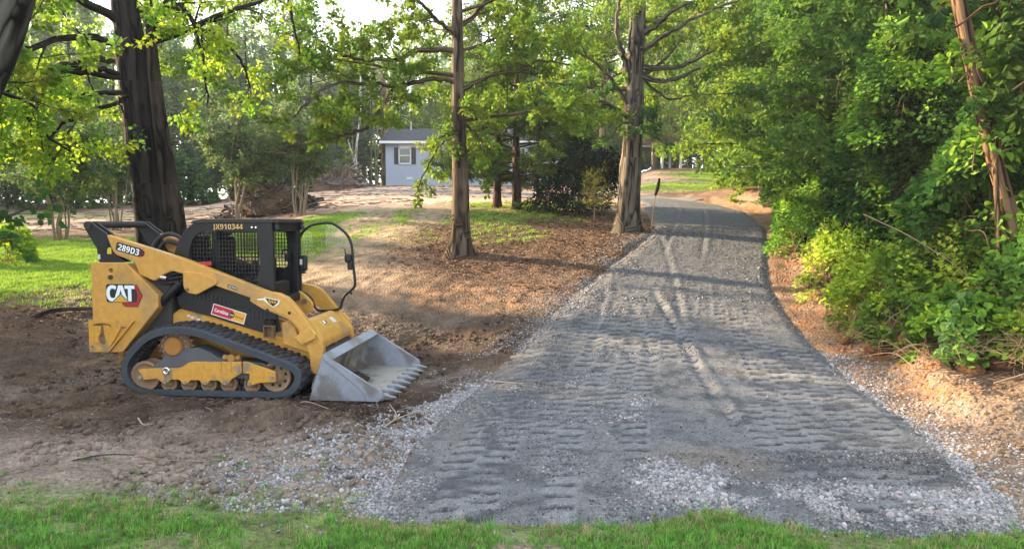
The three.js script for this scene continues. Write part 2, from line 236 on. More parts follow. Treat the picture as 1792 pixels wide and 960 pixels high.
{
  const ds = axis([[4.6, 0.04], [6, 0.03], [9, 0.04], [14, 0.07], [22, 0.16], [31, 0.3]]), nU = 150, us = [...Array(nU + 1)].map((_, i) => i / nU);
  const g = sheet(us, ds.map((d) => -d).reverse(), () => 0, () => [1, 1, 1]), p = g.attributes.position, c = g.attributes.color, u = g.attributes.uv;
  for (let i = 0; i < p.count; i++) {
    const d = -p.getZ(i), t = p.getX(i), wob = (t > 0.5 ? 0.16 : 0.42) * (fbm(d * 1.6, t > 0.5 ? 7 : 2, 5, 241) - 0.5), x = mix(driveL(d), driveR(d), t) + wob * (t < 0.5 ? 1 - 2 * t : 2 * t - 1) * 2, z = -d;
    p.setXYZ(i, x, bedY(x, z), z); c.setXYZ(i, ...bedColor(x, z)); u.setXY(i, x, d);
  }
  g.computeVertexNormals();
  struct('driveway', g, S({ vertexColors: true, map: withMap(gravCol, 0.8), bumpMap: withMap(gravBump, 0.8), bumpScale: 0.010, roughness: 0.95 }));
}
{ // the drive goes on past the bend, a paler strip across the cleared earth towards the house
  const line = new THREE.CatmullRomCurve3([V(7.0, 0, -29.4), V(5.2, 0, -31.6), V(2.5, 0, -34), V(-1, 0, -36.5), V(-4, 0, -38.5), V(-8, 0, -41)]), n = 60, p = [], c = [], u = [], idx = [];
  for (let i = 0; i <= n; i++) { const q = line.getPoint(i / n), t = line.getTangent(i / n), sx = -t.z, sz = t.x; for (let j = 0; j <= 6; j++) { const w = (j / 6 - 0.5) * 2.6 * (1 + 0.3 * (noise(i * 0.5, j > 3 ? 4 : 9, 251) - 0.5)), x = q.x + sx * w, z = q.z + sz * w, k = 0.8 + 0.5 * noise(x * 2, z * 2, 252); p.push(x, groundY(x, z) + 0.012 - 0.05 * (Math.abs(j - 3) > 2.5 ? 1 : 0), z); c.push(0.25 * k, 0.245 * k, 0.245 * k); u.push(x, z); if (i < n && j < 6) { const a = i * 7 + j; idx.push(a, a + 1, a + 7, a + 1, a + 8, a + 7); } } }
  const g = new THREE.BufferGeometry(); g.setAttribute('position', new THREE.Float32BufferAttribute(p, 3)); g.setAttribute('color', new THREE.Float32BufferAttribute(c, 3)); g.setAttribute('uv', new THREE.Float32BufferAttribute(u, 2)); g.setIndex(idx); g.computeVertexNormals();
  struct('gravel_path', g, S({ vertexColors: true, map: gravCol, roughness: 0.95 }));
}
{ // loose stones
  const shapes = [0, 1, 2, 3].map((k) => { const g = new THREE.IcosahedronGeometry(1, 0), p = g.attributes.position; for (let i = 0; i < p.count; i++) { const q = V(p.getX(i), p.getY(i), p.getZ(i)), f = 0.72 + 0.5 * hash(Math.round(q.x * 50), Math.round(q.y * 50), Math.round(q.z * 50) + k * 977); p.setXYZ(i, q.x * f * (1 + 0.2 * (k % 2)), q.y * f * 0.75, q.z * f); } g.deleteAttribute('normal'); g.deleteAttribute('uv'); return g; });
  const lists = [[], [], [], []];
  const stone = (x, z, y, clean, size) => {
    const d = -z, s = size * (1 + 0.05 * Math.max(0, d - 8)), v = mix(0.09, 0.31, clean) * rr(0.55, 1.45), b = rr(0.97, 1.07), warm = rnd() < 0.2 ? 1.14 : 1;
    lists[(rnd() * 4) | 0].push({ x, y: y + s * rr(-0.5, 0.3), z, s, rx: rr(0, 6.28), ry: rr(0, 6.28), rz: rr(0, 6.28), c: [v * warm, v * 1.01, v * b] });
  };
  for (let i = 0; i < 210000; i++) { // over the bed, thick where it is loose
    const d = 4.75 + 17 * Math.pow(rnd(), 1.9), t = rr(-0.03, 1.03), x = mix(driveL(d), driveR(d), t), z = -d, [loose, dark] = bedWeights(x, z), [l, on] = lugs(x, z);
    const n = fbm(x * 3, z * 3, 3, 261), want = clamp(0.9 * loose + 0.3 * dark + 0.085 + 0.12 * ss(0.5, 0.7, n) - 0.1 * on);
    if (rnd() > want) continue;
    if (d < grassEdge(x) - 0.1) continue;
    stone(x, z, bedY(x, z), clamp(loose * 1.0 * rr(0.5, 1.15) + (rnd() < 0.16 ? rr(0.3, 0.8) : 0) - 0.4 * dark * (loose < 0.5 ? 1 : 0)), mix(rr(0.004, 0.010), rr(0.009, 0.021), clamp(loose * 1.4)) * (rnd() < 0.06 ? 1.6 : 1));
  }
  for (let i = 0; i < 60000; i++) { // the fan of stone spilt left of the mouth
    const d = rr(5.2, 9.6), edge = driveL(d), e = Math.pow(rnd(), 1.5) * 2.1, x = edge - e + 0.15, z = -d, reach = mix(1.75, 0.25, ss(5.6, 9.4, d)) * (0.75 + 0.6 * fbm(x * 1.2, z * 1.2, 3, 271));
    const want = (1 - ss(reach * 0.45, reach * 1.1, e)) * ss(-0.15, 0.15, d - grassEdge(x)); if (rnd() > want * 0.5 * (0.3 + 1.2 * ss(0.35, 0.6, fbm(x * 3, z * 3, 3, 275)))) continue;
    stone(x, z, groundY(x, z), rr(0.35, 1.1), rr(0.006, 0.016) * (rnd() < 0.15 ? 1.5 : 1));
  }
  for (let i = 0; i < 26000; i++) { const d = 7.5 + 13 * Math.pow(rnd(), 1.5), e = Math.pow(rnd(), 2.2) * 1.3, x = driveL(d) - e + 0.3, z = -d; if (rnd() > (1 - e / 1.3) * ss(0.36, 0.56, fbm(x * 1.3, z * 1.3, 4, 276))) continue; stone(x, z, Math.max(groundY(x, z), bedY(x, z)), rr(0.15, 0.75), rr(0.005, 0.015)); }
  for (let i = 0; i < 260; i++) { const x = rr(-4.4, 4.4), d = rr(4.8, 5.3); stone(x, -d, groundY(x, -d) + 0.01, rr(0.1, 0.8), rr(0.006, 0.016)); }
  for (let i = 0; i < 3000; i++) { const d = 5 + 6 * rnd(), e = Math.pow(rnd(), 2.5) * 0.7, x = driveR(d) + e - 0.15, z = -d; stone(x, z, groundY(x, z) , rr(0.6, 1.15), rr(0.008, 0.019)); }
  for (let i = 0; i < 2500; i++) { const x = rr(-6, -0.5), d = rr(5.3, 8); stone(x, -d, groundY(x, -d), rr(0.2, 0.7), rr(0.005, 0.011)); }
  const mat = S({ color: 0xffffff, roughness: 0.9, flatShading: true });
  lists.forEach((l, k) => scatter(numbered('gravel'), shapes[k], mat, l, 'loose grey crushed stone lying on and beside the driveway'));
  // crumbs and clods of earth
  const cl = [[], []];
  for (let i = 0; i < 26000; i++) { const x = rr(-7, 0.4), d = 5.4 + 9 * Math.pow(rnd(), 1.4), s = soilZone(x, -d); if (rnd() > s * ss(0.38, 0.62, fbm(x * 1.7, -d * 1.7, 3, 281))) continue; const [mx, mz] = toMachine(x, -d); const g = groundColor(x, -d), k = 0.62 * rr(0.7, 1.15), r = 0.006 + 0.05 * Math.pow(rnd(), 6); cl[i & 1].push({ x, y: groundY(x, -d) + r * 0.2, z: -d, s: r, rx: rr(0, 6), ry: rr(0, 6), c: g.map((v) => v * k) }); }
  for (let i = 0; i < 4500; i++) { const d = 6.5 + 14 * Math.pow(rnd(), 1.5), e = 0.75 + 0.5 * gauss(), x = driveR(d) + e; const g = groundColor(x, -d), k = 0.62 * rr(0.75, 1.2), r = 0.006 + 0.035 * Math.pow(rnd(), 6); cl[i & 1].push({ x, y: groundY(x, -d) + r * 0.2, z: -d, s: r, rx: rr(0, 6), ry: rr(0, 6), c: g.map((v) => v * k) }); }
  cl.forEach((l, k) => scatter(numbered('soil_crumbs'), shapes[k], mat, l, 'crumbs of brown and orange earth strewn over the bare ground'));
}
{ // grass: tufts of bent blades
  const tuft = (n, h, spread, wid) => { const p = [], idx = []; for (let k = 0; k < n; k++) { const a = rr(0, 6.28), r = spread * Math.sqrt(rnd()), x = Math.cos(a) * r, z = Math.sin(a) * r, b = rr(0, 6.28), hh = h * rr(0.5, 1.15), lean = hh * rr(0.15, 0.8), w = wid * rr(0.7, 1.2), dx = Math.cos(b), dz = Math.sin(b), o = p.length / 3; for (const [t, ww] of [[0, 1], [0.55, 0.85], [1, 0]]) { const px = x + dx * lean * t * t, pz = z + dz * lean * t * t, y = hh * t * (1 - 0.25 * t * lean / hh); if (ww) p.push(px - dz * w * ww, y, pz + dx * w * ww, px + dz * w * ww, y, pz - dx * w * ww); else p.push(px, y, pz); } idx.push(o, o + 1, o + 2, o + 1, o + 3, o + 2, o + 2, o + 3, o + 4); } const g = new THREE.BufferGeometry(); g.setAttribute('position', new THREE.Float32BufferAttribute(p, 3)); g.setIndex(idx); return g; };
  const mat = new THREE.MeshPhysicalMaterial({ color: 0xffffff, roughness: 0.95, transmission: 0.3, thickness: 0, side: THREE.DoubleSide, flatShading: true, specularIntensity: 0.2 });
  const near = [], far = [];
  for (let i = 0; i < 42000; i++) {
    const x = rr(-4.6, 4.6), d = rr(4.0, 6.2), g = grassMask(x, -d), n = fbm(x * 2.6, -d * 2.6, 4, 301), bare = blob(x, -d, 0.1, -4.45, 0.5, 0.22, 0.5) + 0.8 * blob(x, -d, -1.9, -4.75, 0.35, 0.15, 0.5) + 0.75 * blob(x, -d, -2.1, -5.25, 0.7, 0.25, 0.5);
    const thin = 0.12 + 0.88 * ss(-0.05, 0.5, grassEdge(x) - d + 0.5 * (fbm(x * 1.3, 5, 3, 305) - 0.5));
    if (rnd() > g * clamp(0.1 + 1.3 * ss(0.36, 0.6, n)) * thin * (1 - bare)) continue;
    const v = rr(0.55, 1.4), dry = rnd() < 0.09 + 0.35 * ss(-0.5, 0.05, d - grassEdge(x)); near.push({ x, y: groundY(x, -d) - 0.004, z: -d, ry: rr(0, 6.28), s: rr(0.6, 1.15) * mix(0.7, 1.1, n), sy: rr(0.45, 1.0) * (rnd() < 0.05 ? 1.9 : 1), c: dry ? [0.38, 0.32, 0.16] : [0.145 * v * rr(0.75, 1.35), 0.335 * v, 0.055 * v] });
  }
  for (let i = 0; i < 60; i++) { const x = rr(-7, -1.5), d = rr(5.6, 6.6); near.push({ x, y: groundY(x, -d), z: -d, ry: rr(0, 6), s: rr(0.7, 1.1), c: [0.12, 0.24, 0.05] }); }
  scatter('grass', tuft(7, 0.07, 0.034, 0.0036), mat, near, 'green grass along the roadside edge of the driveway');
  for (let i = 0; i < 110000; i++) { const k = rnd(), x = k < 0.5 ? rr(-20, -5) : k < 0.8 ? rr(-9, 5) : rr(5, 20), d = k < 0.5 ? rr(13, 26) : k < 0.8 ? rr(15, 31) : rr(33, 54), g = grassMask(x, -d); if (rnd() > g * g) continue; const v = rr(0.8, 1.25); far.push({ x, y: groundY(x, -d) - 0.005, z: -d, ry: rr(0, 6.28), s: rr(0.8, 1.4) * (1 + 0.02 * d), sy: rr(0.8, 1.3), c: [0.25 * v * rr(0.85, 1.2), 0.40 * v, 0.055 * v] }); }
  scatter('lawn_grass', tuft(8, 0.07, 0.07, 0.0065), mat, far, 'short green grass of the lawns beyond the bare earth');
}
{ // fallen leaves under the trees
  const g = new THREE.BufferGeometry(); g.setAttribute('position', new THREE.Float32BufferAttribute([0, 0, -1, 0.5, 0.22, -0.1, 0.35, 0.1, 0.6, 0, 0.05, 1, -0.4, 0.2, 0.5, -0.48, 0.12, -0.2], 3)); g.setIndex([0, 5, 1, 1, 5, 2, 2, 5, 4, 2, 4, 3]);
  const l = []; for (let i = 0; i < 90000; i++) { const k = rnd(), x = k < 0.55 ? rr(-3.6, 5.5) : k < 0.7 ? rr(-13, -6) : driveR(1) + rr(0.6, 6), d = k < 0.55 ? rr(13, 27) : k < 0.7 ? rr(10, 15.5) : rr(7, 26); const xx = k >= 0.7 ? driveR(d) + rr(0.9, 6) : x; if (rnd() > litterMask(xx, -d) * (0.5 + 0.5 * ss(0.4, 0.6, fbm(xx * 1.5, -d * 1.5, 3, 311)))) continue; const v = rr(0.6, 1.3); l.push({ x: xx, y: groundY(xx, -d) + 0.008, z: -d, rx: rr(-0.5, 0.5), ry: rr(0, 6.28), rz: rr(-0.5, 0.5), s: rr(0.018, 0.042), c: rnd() < 0.3 ? [0.27 * v, 0.185 * v, 0.12 * v] : [0.155 * v, 0.085 * v, 0.05 * v] }); }
  scatter('leaf_litter', g, S({ color: 0xffffff, roughness: 0.9, side: THREE.DoubleSide, flatShading: true }), l, 'brown fallen leaves under the trees beside the driveway');
}

{ // sticks and splinters left on the cleared earth
  const g = new THREE.CylinderGeometry(0.5, 0.35, 1, 5).rotateZ(Math.PI / 2), l = [];
  for (let i = 0; i < 2600; i++) { const x = rr(-22, 4), d = rr(26, 52); if (fbm(x * 0.3, d * 0.3, 3, 351) < 0.5 && rnd() < 0.8) continue; const L = rr(0.1, 0.7) * (rnd() < 0.1 ? 2 : 1), v = rr(0.5, 1.3); l.push({ x, y: groundY(x, -d) + 0.02, z: -d, ry: rr(0, 6.28), rz: rr(-0.15, 0.15), s: L, sy: rr(0.02, 0.06), sz: rr(0.02, 0.06), c: [0.26 * v, 0.19 * v, 0.14 * v] }); }
  for (let i = 0; i < 900; i++) { const x = rr(-6.5, -0.5), d = rr(5.7, 13); const L = rr(0.03, 0.16), v = rr(0.6, 1.3); l.push({ x, y: groundY(x, -d) + 0.006, z: -d, ry: rr(0, 6.28), rz: rr(-0.3, 0.3), s: L, sy: rr(0.004, 0.009), sz: rr(0.004, 0.009), c: [0.27 * v, 0.2 * v, 0.14 * v] }); }
  for (let i = 0; i < 1200; i++) { const d = rr(7, 15), x = driveR(d) + rr(0.3, 2.0); const L = rr(0.04, 0.3), v = rr(0.6, 1.3); l.push({ x, y: groundY(x, -d) + 0.01, z: -d, ry: rr(0, 6.28), rz: rr(-0.5, 0.5), s: L, sy: rr(0.004, 0.01), sz: rr(0.004, 0.01), c: [0.3 * v, 0.21 * v, 0.14 * v] }); }
  scatter('woody_debris', g, S({ color: 0xffffff, roughness: 0.95 }), l, 'splinters and small sticks strewn over the bare earth');
}

// ───────── the compact track loader ─────────
const bothSides = { side: THREE.DoubleSide };
const yellow = S({ map: withMap(dirtTex([0.64, 0.345, 0.07], [0.46, 0.275, 0.10], 4, 0.5, 0.75, 861), 0.8), roughnessMap: withMap(grimeR, 0.8), roughness: 0.8, bumpMap: withMap(grime, 3), bumpScale: 0.0004 });
const mudYellow = S({ map: withMap(dirtTex([0.64, 0.345, 0.07], [0.30, 0.235, 0.15], 5, 0.56, 0.74, 801), 1.1), roughness: 0.9, bumpMap: withMap(grime, 3), bumpScale: 0.0005 });
const dustyYellow = S({ color: rgb(0.42, 0.25, 0.085), map: withMap(grime, 1.4), roughness: 0.85 });
const black = S({ color: rgb(0.008, 0.009, 0.012), map: withMap(grime, 1), roughness: 0.5 });
const blackDusty = S({ color: rgb(0.045, 0.042, 0.04), map: withMap(grime, 1.3), roughness: 0.8 });
const rubber = S({ color: rgb(0.075, 0.084, 0.097), map: withMap(grime, 2.2), roughness: 0.85, bumpMap: withMap(soilBump, 2), bumpScale: 0.004 });
const mudRubber = S({ color: rgb(0.105, 0.082, 0.066), map: withMap(soilCol, 2), roughness: 0.95, bumpMap: withMap(soilBump, 2), bumpScale: 0.006 });
const steel = S({ map: withMap(dirtTex([0.30, 0.335, 0.39], [0.20, 0.195, 0.19], 4, 0.5, 0.7, 821), 0.9), roughness: 0.55, metalness: 0.25, bumpMap: withMap(metalCol, 2), bumpScale: 0.0006 });
const wornSteel = S({ map: withMap(dirtTex([0.34, 0.325, 0.29], [0.17, 0.14, 0.115], 4, 0.5, 0.66, 841), 0.8), roughness: 0.6, metalness: 0.3 });
const chrome = S({ color: rgb(0.75, 0.76, 0.78), roughness: 0.2, metalness: 1 });
const rust = S({ color: rgb(0.36, 0.23, 0.14), map: withMap(soilCol, 3), roughness: 0.9, bumpMap: withMap(soilBump, 3), bumpScale: 0.003 });
const greyFrame = S({ color: rgb(0.13, 0.135, 0.145), map: withMap(grime, 2), roughness: 0.9 });
const redPaint = S({ color: rgb(0.36, 0.018, 0.02), roughness: 0.4 });
const paleLabel = S({ color: rgb(0.62, 0.63, 0.62), roughness: 0.6 });
const yellowLabel = S({ color: rgb(0.65, 0.5, 0.04), roughness: 0.6 });
const hoseMat = S({ color: rgb(0.02, 0.02, 0.022), roughness: 0.6 });
const mould = S({ color: rgb(0.010, 0.0105, 0.012), roughness: 0.55 });
const dustTop = S({ color: rgb(0.34, 0.29, 0.235), map: withMap(soilCol, 2), roughness: 0.95 });
const poly = (pts, holes) => { const s = new THREE.Shape(pts.map((p) => new THREE.Vector2(p[0], p[1]))); for (const h of holes || []) s.holes.push(new THREE.Path(h.map((p) => new THREE.Vector2(p[0], p[1])))); return s; };
function ext(pts, z0, z1, bev = 0.008, holes, seg = 1) {
  const b = Math.min(bev, (z1 - z0) * 0.45), g = new THREE.ExtrudeGeometry(poly(pts, holes), { depth: z1 - z0 - 2 * b, bevelEnabled: b > 0, bevelThickness: b, bevelSize: b, bevelOffset: -b, bevelSegments: seg, curveSegments: 6 });
  return g.translate(0, 0, z0 + b);
}
function rounded(pts, r, n = 4) { // round the corners of an outline
  const o = []; pts.forEach((p, i) => { const a = pts[(i + pts.length - 1) % pts.length], b = pts[(i + 1) % pts.length], la = Math.hypot(a[0] - p[0], a[1] - p[1]), lb = Math.hypot(b[0] - p[0], b[1] - p[1]), q = Math.min(p[2] ?? r, la * 0.45, lb * 0.45), s = [p[0] + (a[0] - p[0]) * q / la, p[1] + (a[1] - p[1]) * q / la], e = [p[0] + (b[0] - p[0]) * q / lb, p[1] + (b[1] - p[1]) * q / lb]; for (let k = 0; k <= n; k++) { const t = k / n; o.push([mix(mix(s[0], p[0], t), mix(p[0], e[0], t), t), mix(mix(s[1], p[1], t), mix(p[1], e[1], t), t)]); } });
  return o;
}
const rbox = (w, h, d, x, y, z, r = 0.012) => new RoundedBoxGeometry(w, h, d, 2, Math.min(r, w / 2.1, h / 2.1, d / 2.1)).translate(x, y, z);
const cylZ = (r, len, x, y, z, n = 28, r2 = r) => new THREE.CylinderGeometry(r2, r, len, n).rotateX(Math.PI / 2).translate(x, y, z);
const tubeOf = (pts, r, n = 40, closed = false, s = 8) => new THREE.TubeGeometry(new THREE.CatmullRomCurve3(pts.map((p) => V(...p)), closed, 'centripetal'), n, r, s, closed);
const rodOf = (a, b, r, n = 14) => { const A = V(...a), B = V(...b), d = B.clone().sub(A), g = new THREE.CylinderGeometry(r, r, d.length(), n); g.applyQuaternion(new THREE.Quaternion().setFromUnitVectors(V(0, 1, 0), d.clone().normalize())); const m = A.add(B).multiplyScalar(0.5); return g.translate(m.x, m.y, m.z); };
const wheel = (prof, x, y, z, n = 36) => new THREE.LatheGeometry(prof.map((p) => new THREE.Vector2(p[0], p[1])), n).rotateX(Math.PI / 2).translate(x, y, z);
const merge = (l) => mergeGeometries(l.map((g) => (g.index ? g.toNonIndexed() : g)).map((g) => { for (const k of Object.keys(g.attributes)) if (!['position', 'normal', 'uv'].includes(k)) g.deleteAttribute(k); return g; }));
function decal(w, h, px, draw, extra = {}) { // flat print on a plate of its own size
  const c = document.createElement('canvas'); c.width = px; c.height = Math.round(px * h / w); const x = c.getContext('2d'); draw(x, c.width, c.height);
  const t = new THREE.CanvasTexture(c); t.colorSpace = THREE.SRGBColorSpace; t.anisotropy = 8;
  return [new THREE.PlaneGeometry(w, h), S({ map: t, roughness: 0.45, alphaTest: 0.5, ...extra })];
}
const loader = thing('compact_track_loader', 'yellow compact track loader on rubber tracks with its grey bucket lowered on the dirt', 'track loader', [machineX, 0, machineZ], -mT);
const place = (m, x, y, z, rz = 0) => { m.position.set(x, y, z); m.rotation.z = rz; return m; };
{
  const P = loader;
  // body between the tracks
  part('chassis', ext([[-1.5, 0.3], [0.95, 0.24], [1.04, 0.5], [0.55, 0.66], [-0.55, 0.98], [-1.5, 1.0]], -0.43, 0.43, 0.02), dustyYellow, P);
  part('engine_housing', ext(rounded([[-1.6, 0.55], [-0.72, 0.55], [-0.68, 1.35], [-0.8, 1.5], [-1.5, 1.5], [-1.6, 1.35]], 0.06), -0.56, 0.56, 0.02), blackDusty, P);
  for (const s of [1, -1]) {
    const f = part('side_fender', ext([[-1.25, 0.576], [-1.2, 0.5], [1.06, 0.22], [1.075, 0.52], [0.93, 0.60], [0.86, 0.80], [0.80, 0.80], [0.71, 0.66], [0.53, 0.707], [-0.164, 0.913], [-0.585, 1.018], [-0.62, 1.01]], 0.44, 0.5, 0.008), mudYellow, P); if (s < 0) f.position.z = -0.94;
  }
  part('front_bracket', ext([[0.74, 0.60], [1.06, 0.50], [1.08, 0.60], [0.94, 0.66], [0.89, 0.80], [0.78, 0.89], [0.72, 0.86]], 0.505, 0.56, 0.006), yellow, P);
  part('light_guard', merge([rbox(0.012, 0.14, 0.1, 0.528, 0.762, 0.60, 0.004), rbox(0.012, 0.14, 0.1, 0.636, 0.762, 0.60, 0.004), rbox(0.12, 0.012, 0.1, 0.582, 0.832, 0.60, 0.004), rbox(0.12, 0.012, 0.1, 0.582, 0.692, 0.60, 0.004), rbox(0.10, 0.13, 0.02, 0.582, 0.762, 0.57, 0.004)]), rust, P);
  part('breather', merge([cylZ(0.05, 0.05, 0.58, 0.86, 0.56).rotateX(0), new THREE.CylinderGeometry(0.065, 0.055, 0.06, 20).translate(0.58, 0.875, 0.585)]), mould, P);
  // towers at the rear
  const tw = rounded([[-1.617, 1.604], [-1.174, 1.606], [-0.771, 1.21], [-0.769, 1.063], [-1.246, 0.498], [-1.62, 0.492]], 0.015, 2);
  const hole = (x, y, r) => [...Array(14)].map((_, i) => [x + r * Math.cos(i * 0.4488), y + r * Math.sin(i * 0.4488)]);
  for (const s of [1, -1]) { const t = part('tower_plate', ext(tw, 0.69, 0.72, 0.006, [hole(-1.36, 1.505, 0.026)]), yellow, P); if (s < 0) t.position.z = -1.41; const b = part('tower_box', ext(tw.map(([x, y]) => [x * 0.98 - 0.02, y * 0.98 + 0.012]), 0.54, 0.688, 0.004), dustyYellow, P); if (s < 0) b.position.z = -1.228; }
  part('tower_bolt', cylZ(0.028, 0.02, -1.363, 1.425, 0.726), blackDusty, P);
  const lowPts = [[-1.66, 0.895], [-1.30, 0.895], [-1.24, 0.80], [-1.425, 0.50], [-1.66, 0.497]];
  const hook = [[-1.595, 0.845], [-1.54, 0.86], [-1.46, 0.868], [-1.36, 0.85], [-1.345, 0.815], [-1.36, 0.80], [-1.40, 0.83], [-1.45, 0.825], [-1.44, 0.74], [-1.425, 0.67], [-1.43, 0.60], [-1.47, 0.585], [-1.52, 0.61], [-1.535, 0.68], [-1.50, 0.74], [-1.49, 0.815], [-1.54, 0.825], [-1.595, 0.82]].map(([x, y]) => [x - 0.01, y]);
  part('lower_plate', ext(lowPts, 0.722, 0.75, 0.006, [hook, hole(-1.62, 0.56, 0.014)]), mudYellow, P);
  part('slot_backing', ext([[-1.62, 0.575], [-1.35, 0.575], [-1.35, 0.88], [-1.62, 0.88]], 0.7205, 0.7255, 0), rust, P);
  part('edge_bar', ext([[-1.427, 0.505], [-1.40, 0.503], [-1.065, 0.888], [-1.095, 0.892]], 0.722, 0.76, 0.006), yellow, P);
  part('door_catch', ext([[-1.27, 0.80], [-1.19, 0.80], [-1.17, 0.815], [-1.27, 0.82]], 0.722, 0.735, 0.003), rust, P);
  // rear links and the tube across
  const lk = rounded([[-1.755, 2.06], [-1.735, 2.105, 0.05], [-1.66, 2.11, 0.05], [-1.60, 2.06], [-1.44, 1.95], [-1.36, 1.70], [-1.22, 1.602], [-1.567, 1.6], [-1.589, 1.777], [-1.72, 1.99]], 0.03);
  for (const s of [1, -1]) for (const k of [0, 1]) part('rear_link', ext(lk, s > 0 ? 0.60 - k * 0.11 : -0.64 + k * 0.11, s > 0 ? 0.64 - k * 0.11 : -0.60 + k * 0.11, 0.008), black, P);
  part('cross_tube', cylZ(0.045, 1.0, -1.672, 2.065, 0), blackDusty, P);
  part('link_pin', cylZ(0.042, 0.06, -1.69, 2.05, 0.625), blackDusty, P); part('link_pin', cylZ(0.05, 0.05, -1.48, 1.80, 0.63), black, P);
  part('link_label', rbox(0.055, 0.08, 0.004, -1.42, 1.745, 0.644, 0.002).rotateZ(0), yellowLabel, P);
  part('link_label', rbox(0.03, 0.06, 0.004, -1.555, 1.67, 0.644, 0.002), paleLabel, P);
  // lift arms
  const arm = rounded([[-1.463, 1.946], [-0.472, 1.654], [0.602, 1.252], [0.72, 1.235], [0.83, 1.185], [0.93, 1.08], [1.15, 0.80], [1.262, 0.65], [1.272, 0.52], [1.247, 0.25], [1.18, 0.17], [1.10, 0.145], [1.07, 0.18], [1.10, 0.35], [1.09, 0.48], [1.04, 0.625], [0.945, 0.81], [0.85, 0.905], [0.739, 0.964], [0.60, 1.008], [0.55, 1.115], [-0.046, 1.312], [-0.45, 1.455], [-0.62, 1.50], [-0.72, 1.46], [-0.849, 1.371], [-1.053, 1.454], [-1.10, 1.61], [-1.335, 1.692], [-1.375, 1.735]], 0.02, 2);
  const gus = rounded([[-0.47, 1.50], [-0.47, 1.30], [-0.42, 1.235], [-0.304, 1.213], [-0.04, 1.345], [-0.05, 1.40], [-0.25, 1.48]], 0.03);
  for (const s of [1, -1]) {
    const a = part('lift_arm', ext(arm, 0.54, 0.64, 0.012, null, 2), yellow, P); if (s < 0) a.position.z = -1.18;
    const g = part('arm_gusset', ext(gus, 0.641, 0.665, 0.007), yellow, a); if (s < 0) g.position.z = -0.126;
    part('gusset_bolt', cylZ(0.022, 0.012, -0.415, 1.275, 0.668), rust, a).visible = s > 0;
    const d = part('arm_doubler', ext(rounded([[0.40, 1.25], [0.62, 1.20], [0.73, 1.18], [0.85, 1.09], [1.19, 0.70], [1.19, 0.62], [1.08, 0.66], [0.95, 0.84], [0.78, 0.98], [0.55, 1.03], [0.36, 1.14]], 0.03), 0.641, 0.652, 0.005), yellow, a); if (s < 0) d.position.z = -0.113;
    const c = part('arm_stop', ext([[0.92, 0.70], [1.12, 0.845], [1.205, 0.755], [1.19, 0.69], [1.02, 0.61]], 0.653, 0.70, 0.012), yellow, a); if (s < 0) c.position.z = -0.173;
    part('arm_hole', cylZ(0.02, 0.006, 0.585, 1.03, s > 0 ? 0.655 : -0.655, 14), black, a); part('arm_hole', cylZ(0.018, 0.006, 0.86, 1.0, s > 0 ? 0.655 : -0.655, 14), black, a);
  }
  const emb = decal(0.30, 0.13, 256, (x, w, h) => {
    x.clearRect(0, 0, w, h); x.fillStyle = '#e8e6da'; x.beginPath(); x.moveTo(0, h * 0.28); x.lineTo(w * 0.3, h * 0.16); x.lineTo(w * 0.36, 0.04 * h); x.lineTo(w * 0.98, h * 0.28); x.lineTo(w * 0.95, h * 0.62); x.lineTo(w * 0.7, h * 0.97); x.lineTo(w * 0.45, h * 0.62); x.lineTo(w * 0.3, h * 0.36); x.lineTo(w * 0.05, h * 0.38); x.closePath(); x.fill();
    x.fillStyle = '#15161a'; x.beginPath(); x.moveTo(w * 0.36, h * 0.12); x.lineTo(w * 0.92, h * 0.34); x.lineTo(w * 0.88, h * 0.55); x.lineTo(w * 0.7, h * 0.9); x.lineTo(w * 0.5, h * 0.56); x.closePath(); x.fill();
    x.fillStyle = '#c99a2e'; for (let i = 0; i < 3; i++) { x.beginPath(); x.moveTo(w * (0.48 + i * 0.13), h * (0.27 + i * 0.05)); x.lineTo(w * (0.57 + i * 0.13), h * (0.305 + i * 0.05)); x.lineTo(w * (0.62 + i * 0.1), h * 0.6); x.lineTo(w * (0.54 + i * 0.1), h * 0.56); x.closePath(); x.fill(); }
  });
  place(part('arm_emblem', ...emb, P), 0.60, 1.13, 0.655, -0.05);
  const num = decal(0.38, 0.115, 512, (x, w, h) => {
    x.clearRect(0, 0, w, h); x.fillStyle = '#5c1016'; x.beginPath(); x.roundRect(w * 0.6, h * 0.12, w * 0.39, h * 0.78, h * 0.36); x.fill(); x.fillStyle = '#1f2f3d'; x.beginPath(); x.roundRect(0, h * 0.03, w * 0.87, h * 0.94, h * 0.2); x.fill();
    x.font = `bold ${h * 0.92}px sans-serif`; x.fillStyle = '#f2fafc'; x.textAlign = 'center'; x.textBaseline = 'middle'; x.save(); x.translate(w * 0.435, h * 0.53); x.scale(0.93, 1); x.fillText('289D3', 0, 0); x.restore();
  });
  place(part('model_number', ...num, P), -1.145, 1.755, 0.6425, -0.262);
  const small = decal(0.135, 0.045, 256, (x, w, h) => { x.fillStyle = '#17181a'; x.fillRect(0, 0, w, h); x.strokeStyle = '#e6e0c8'; x.lineWidth = 4; x.strokeRect(4, 4, w - 8, h - 8); x.fillStyle = '#f0ead6'; x.font = `bold ${h * 0.5}px sans-serif`; x.textAlign = 'center'; x.textBaseline = 'middle'; x.fillText('CAB DOOR', w / 2, h / 2, w * 0.86); });
  place(part('warning_label', ...small, P), 0.145, 1.305, 0.6425, -0.33);
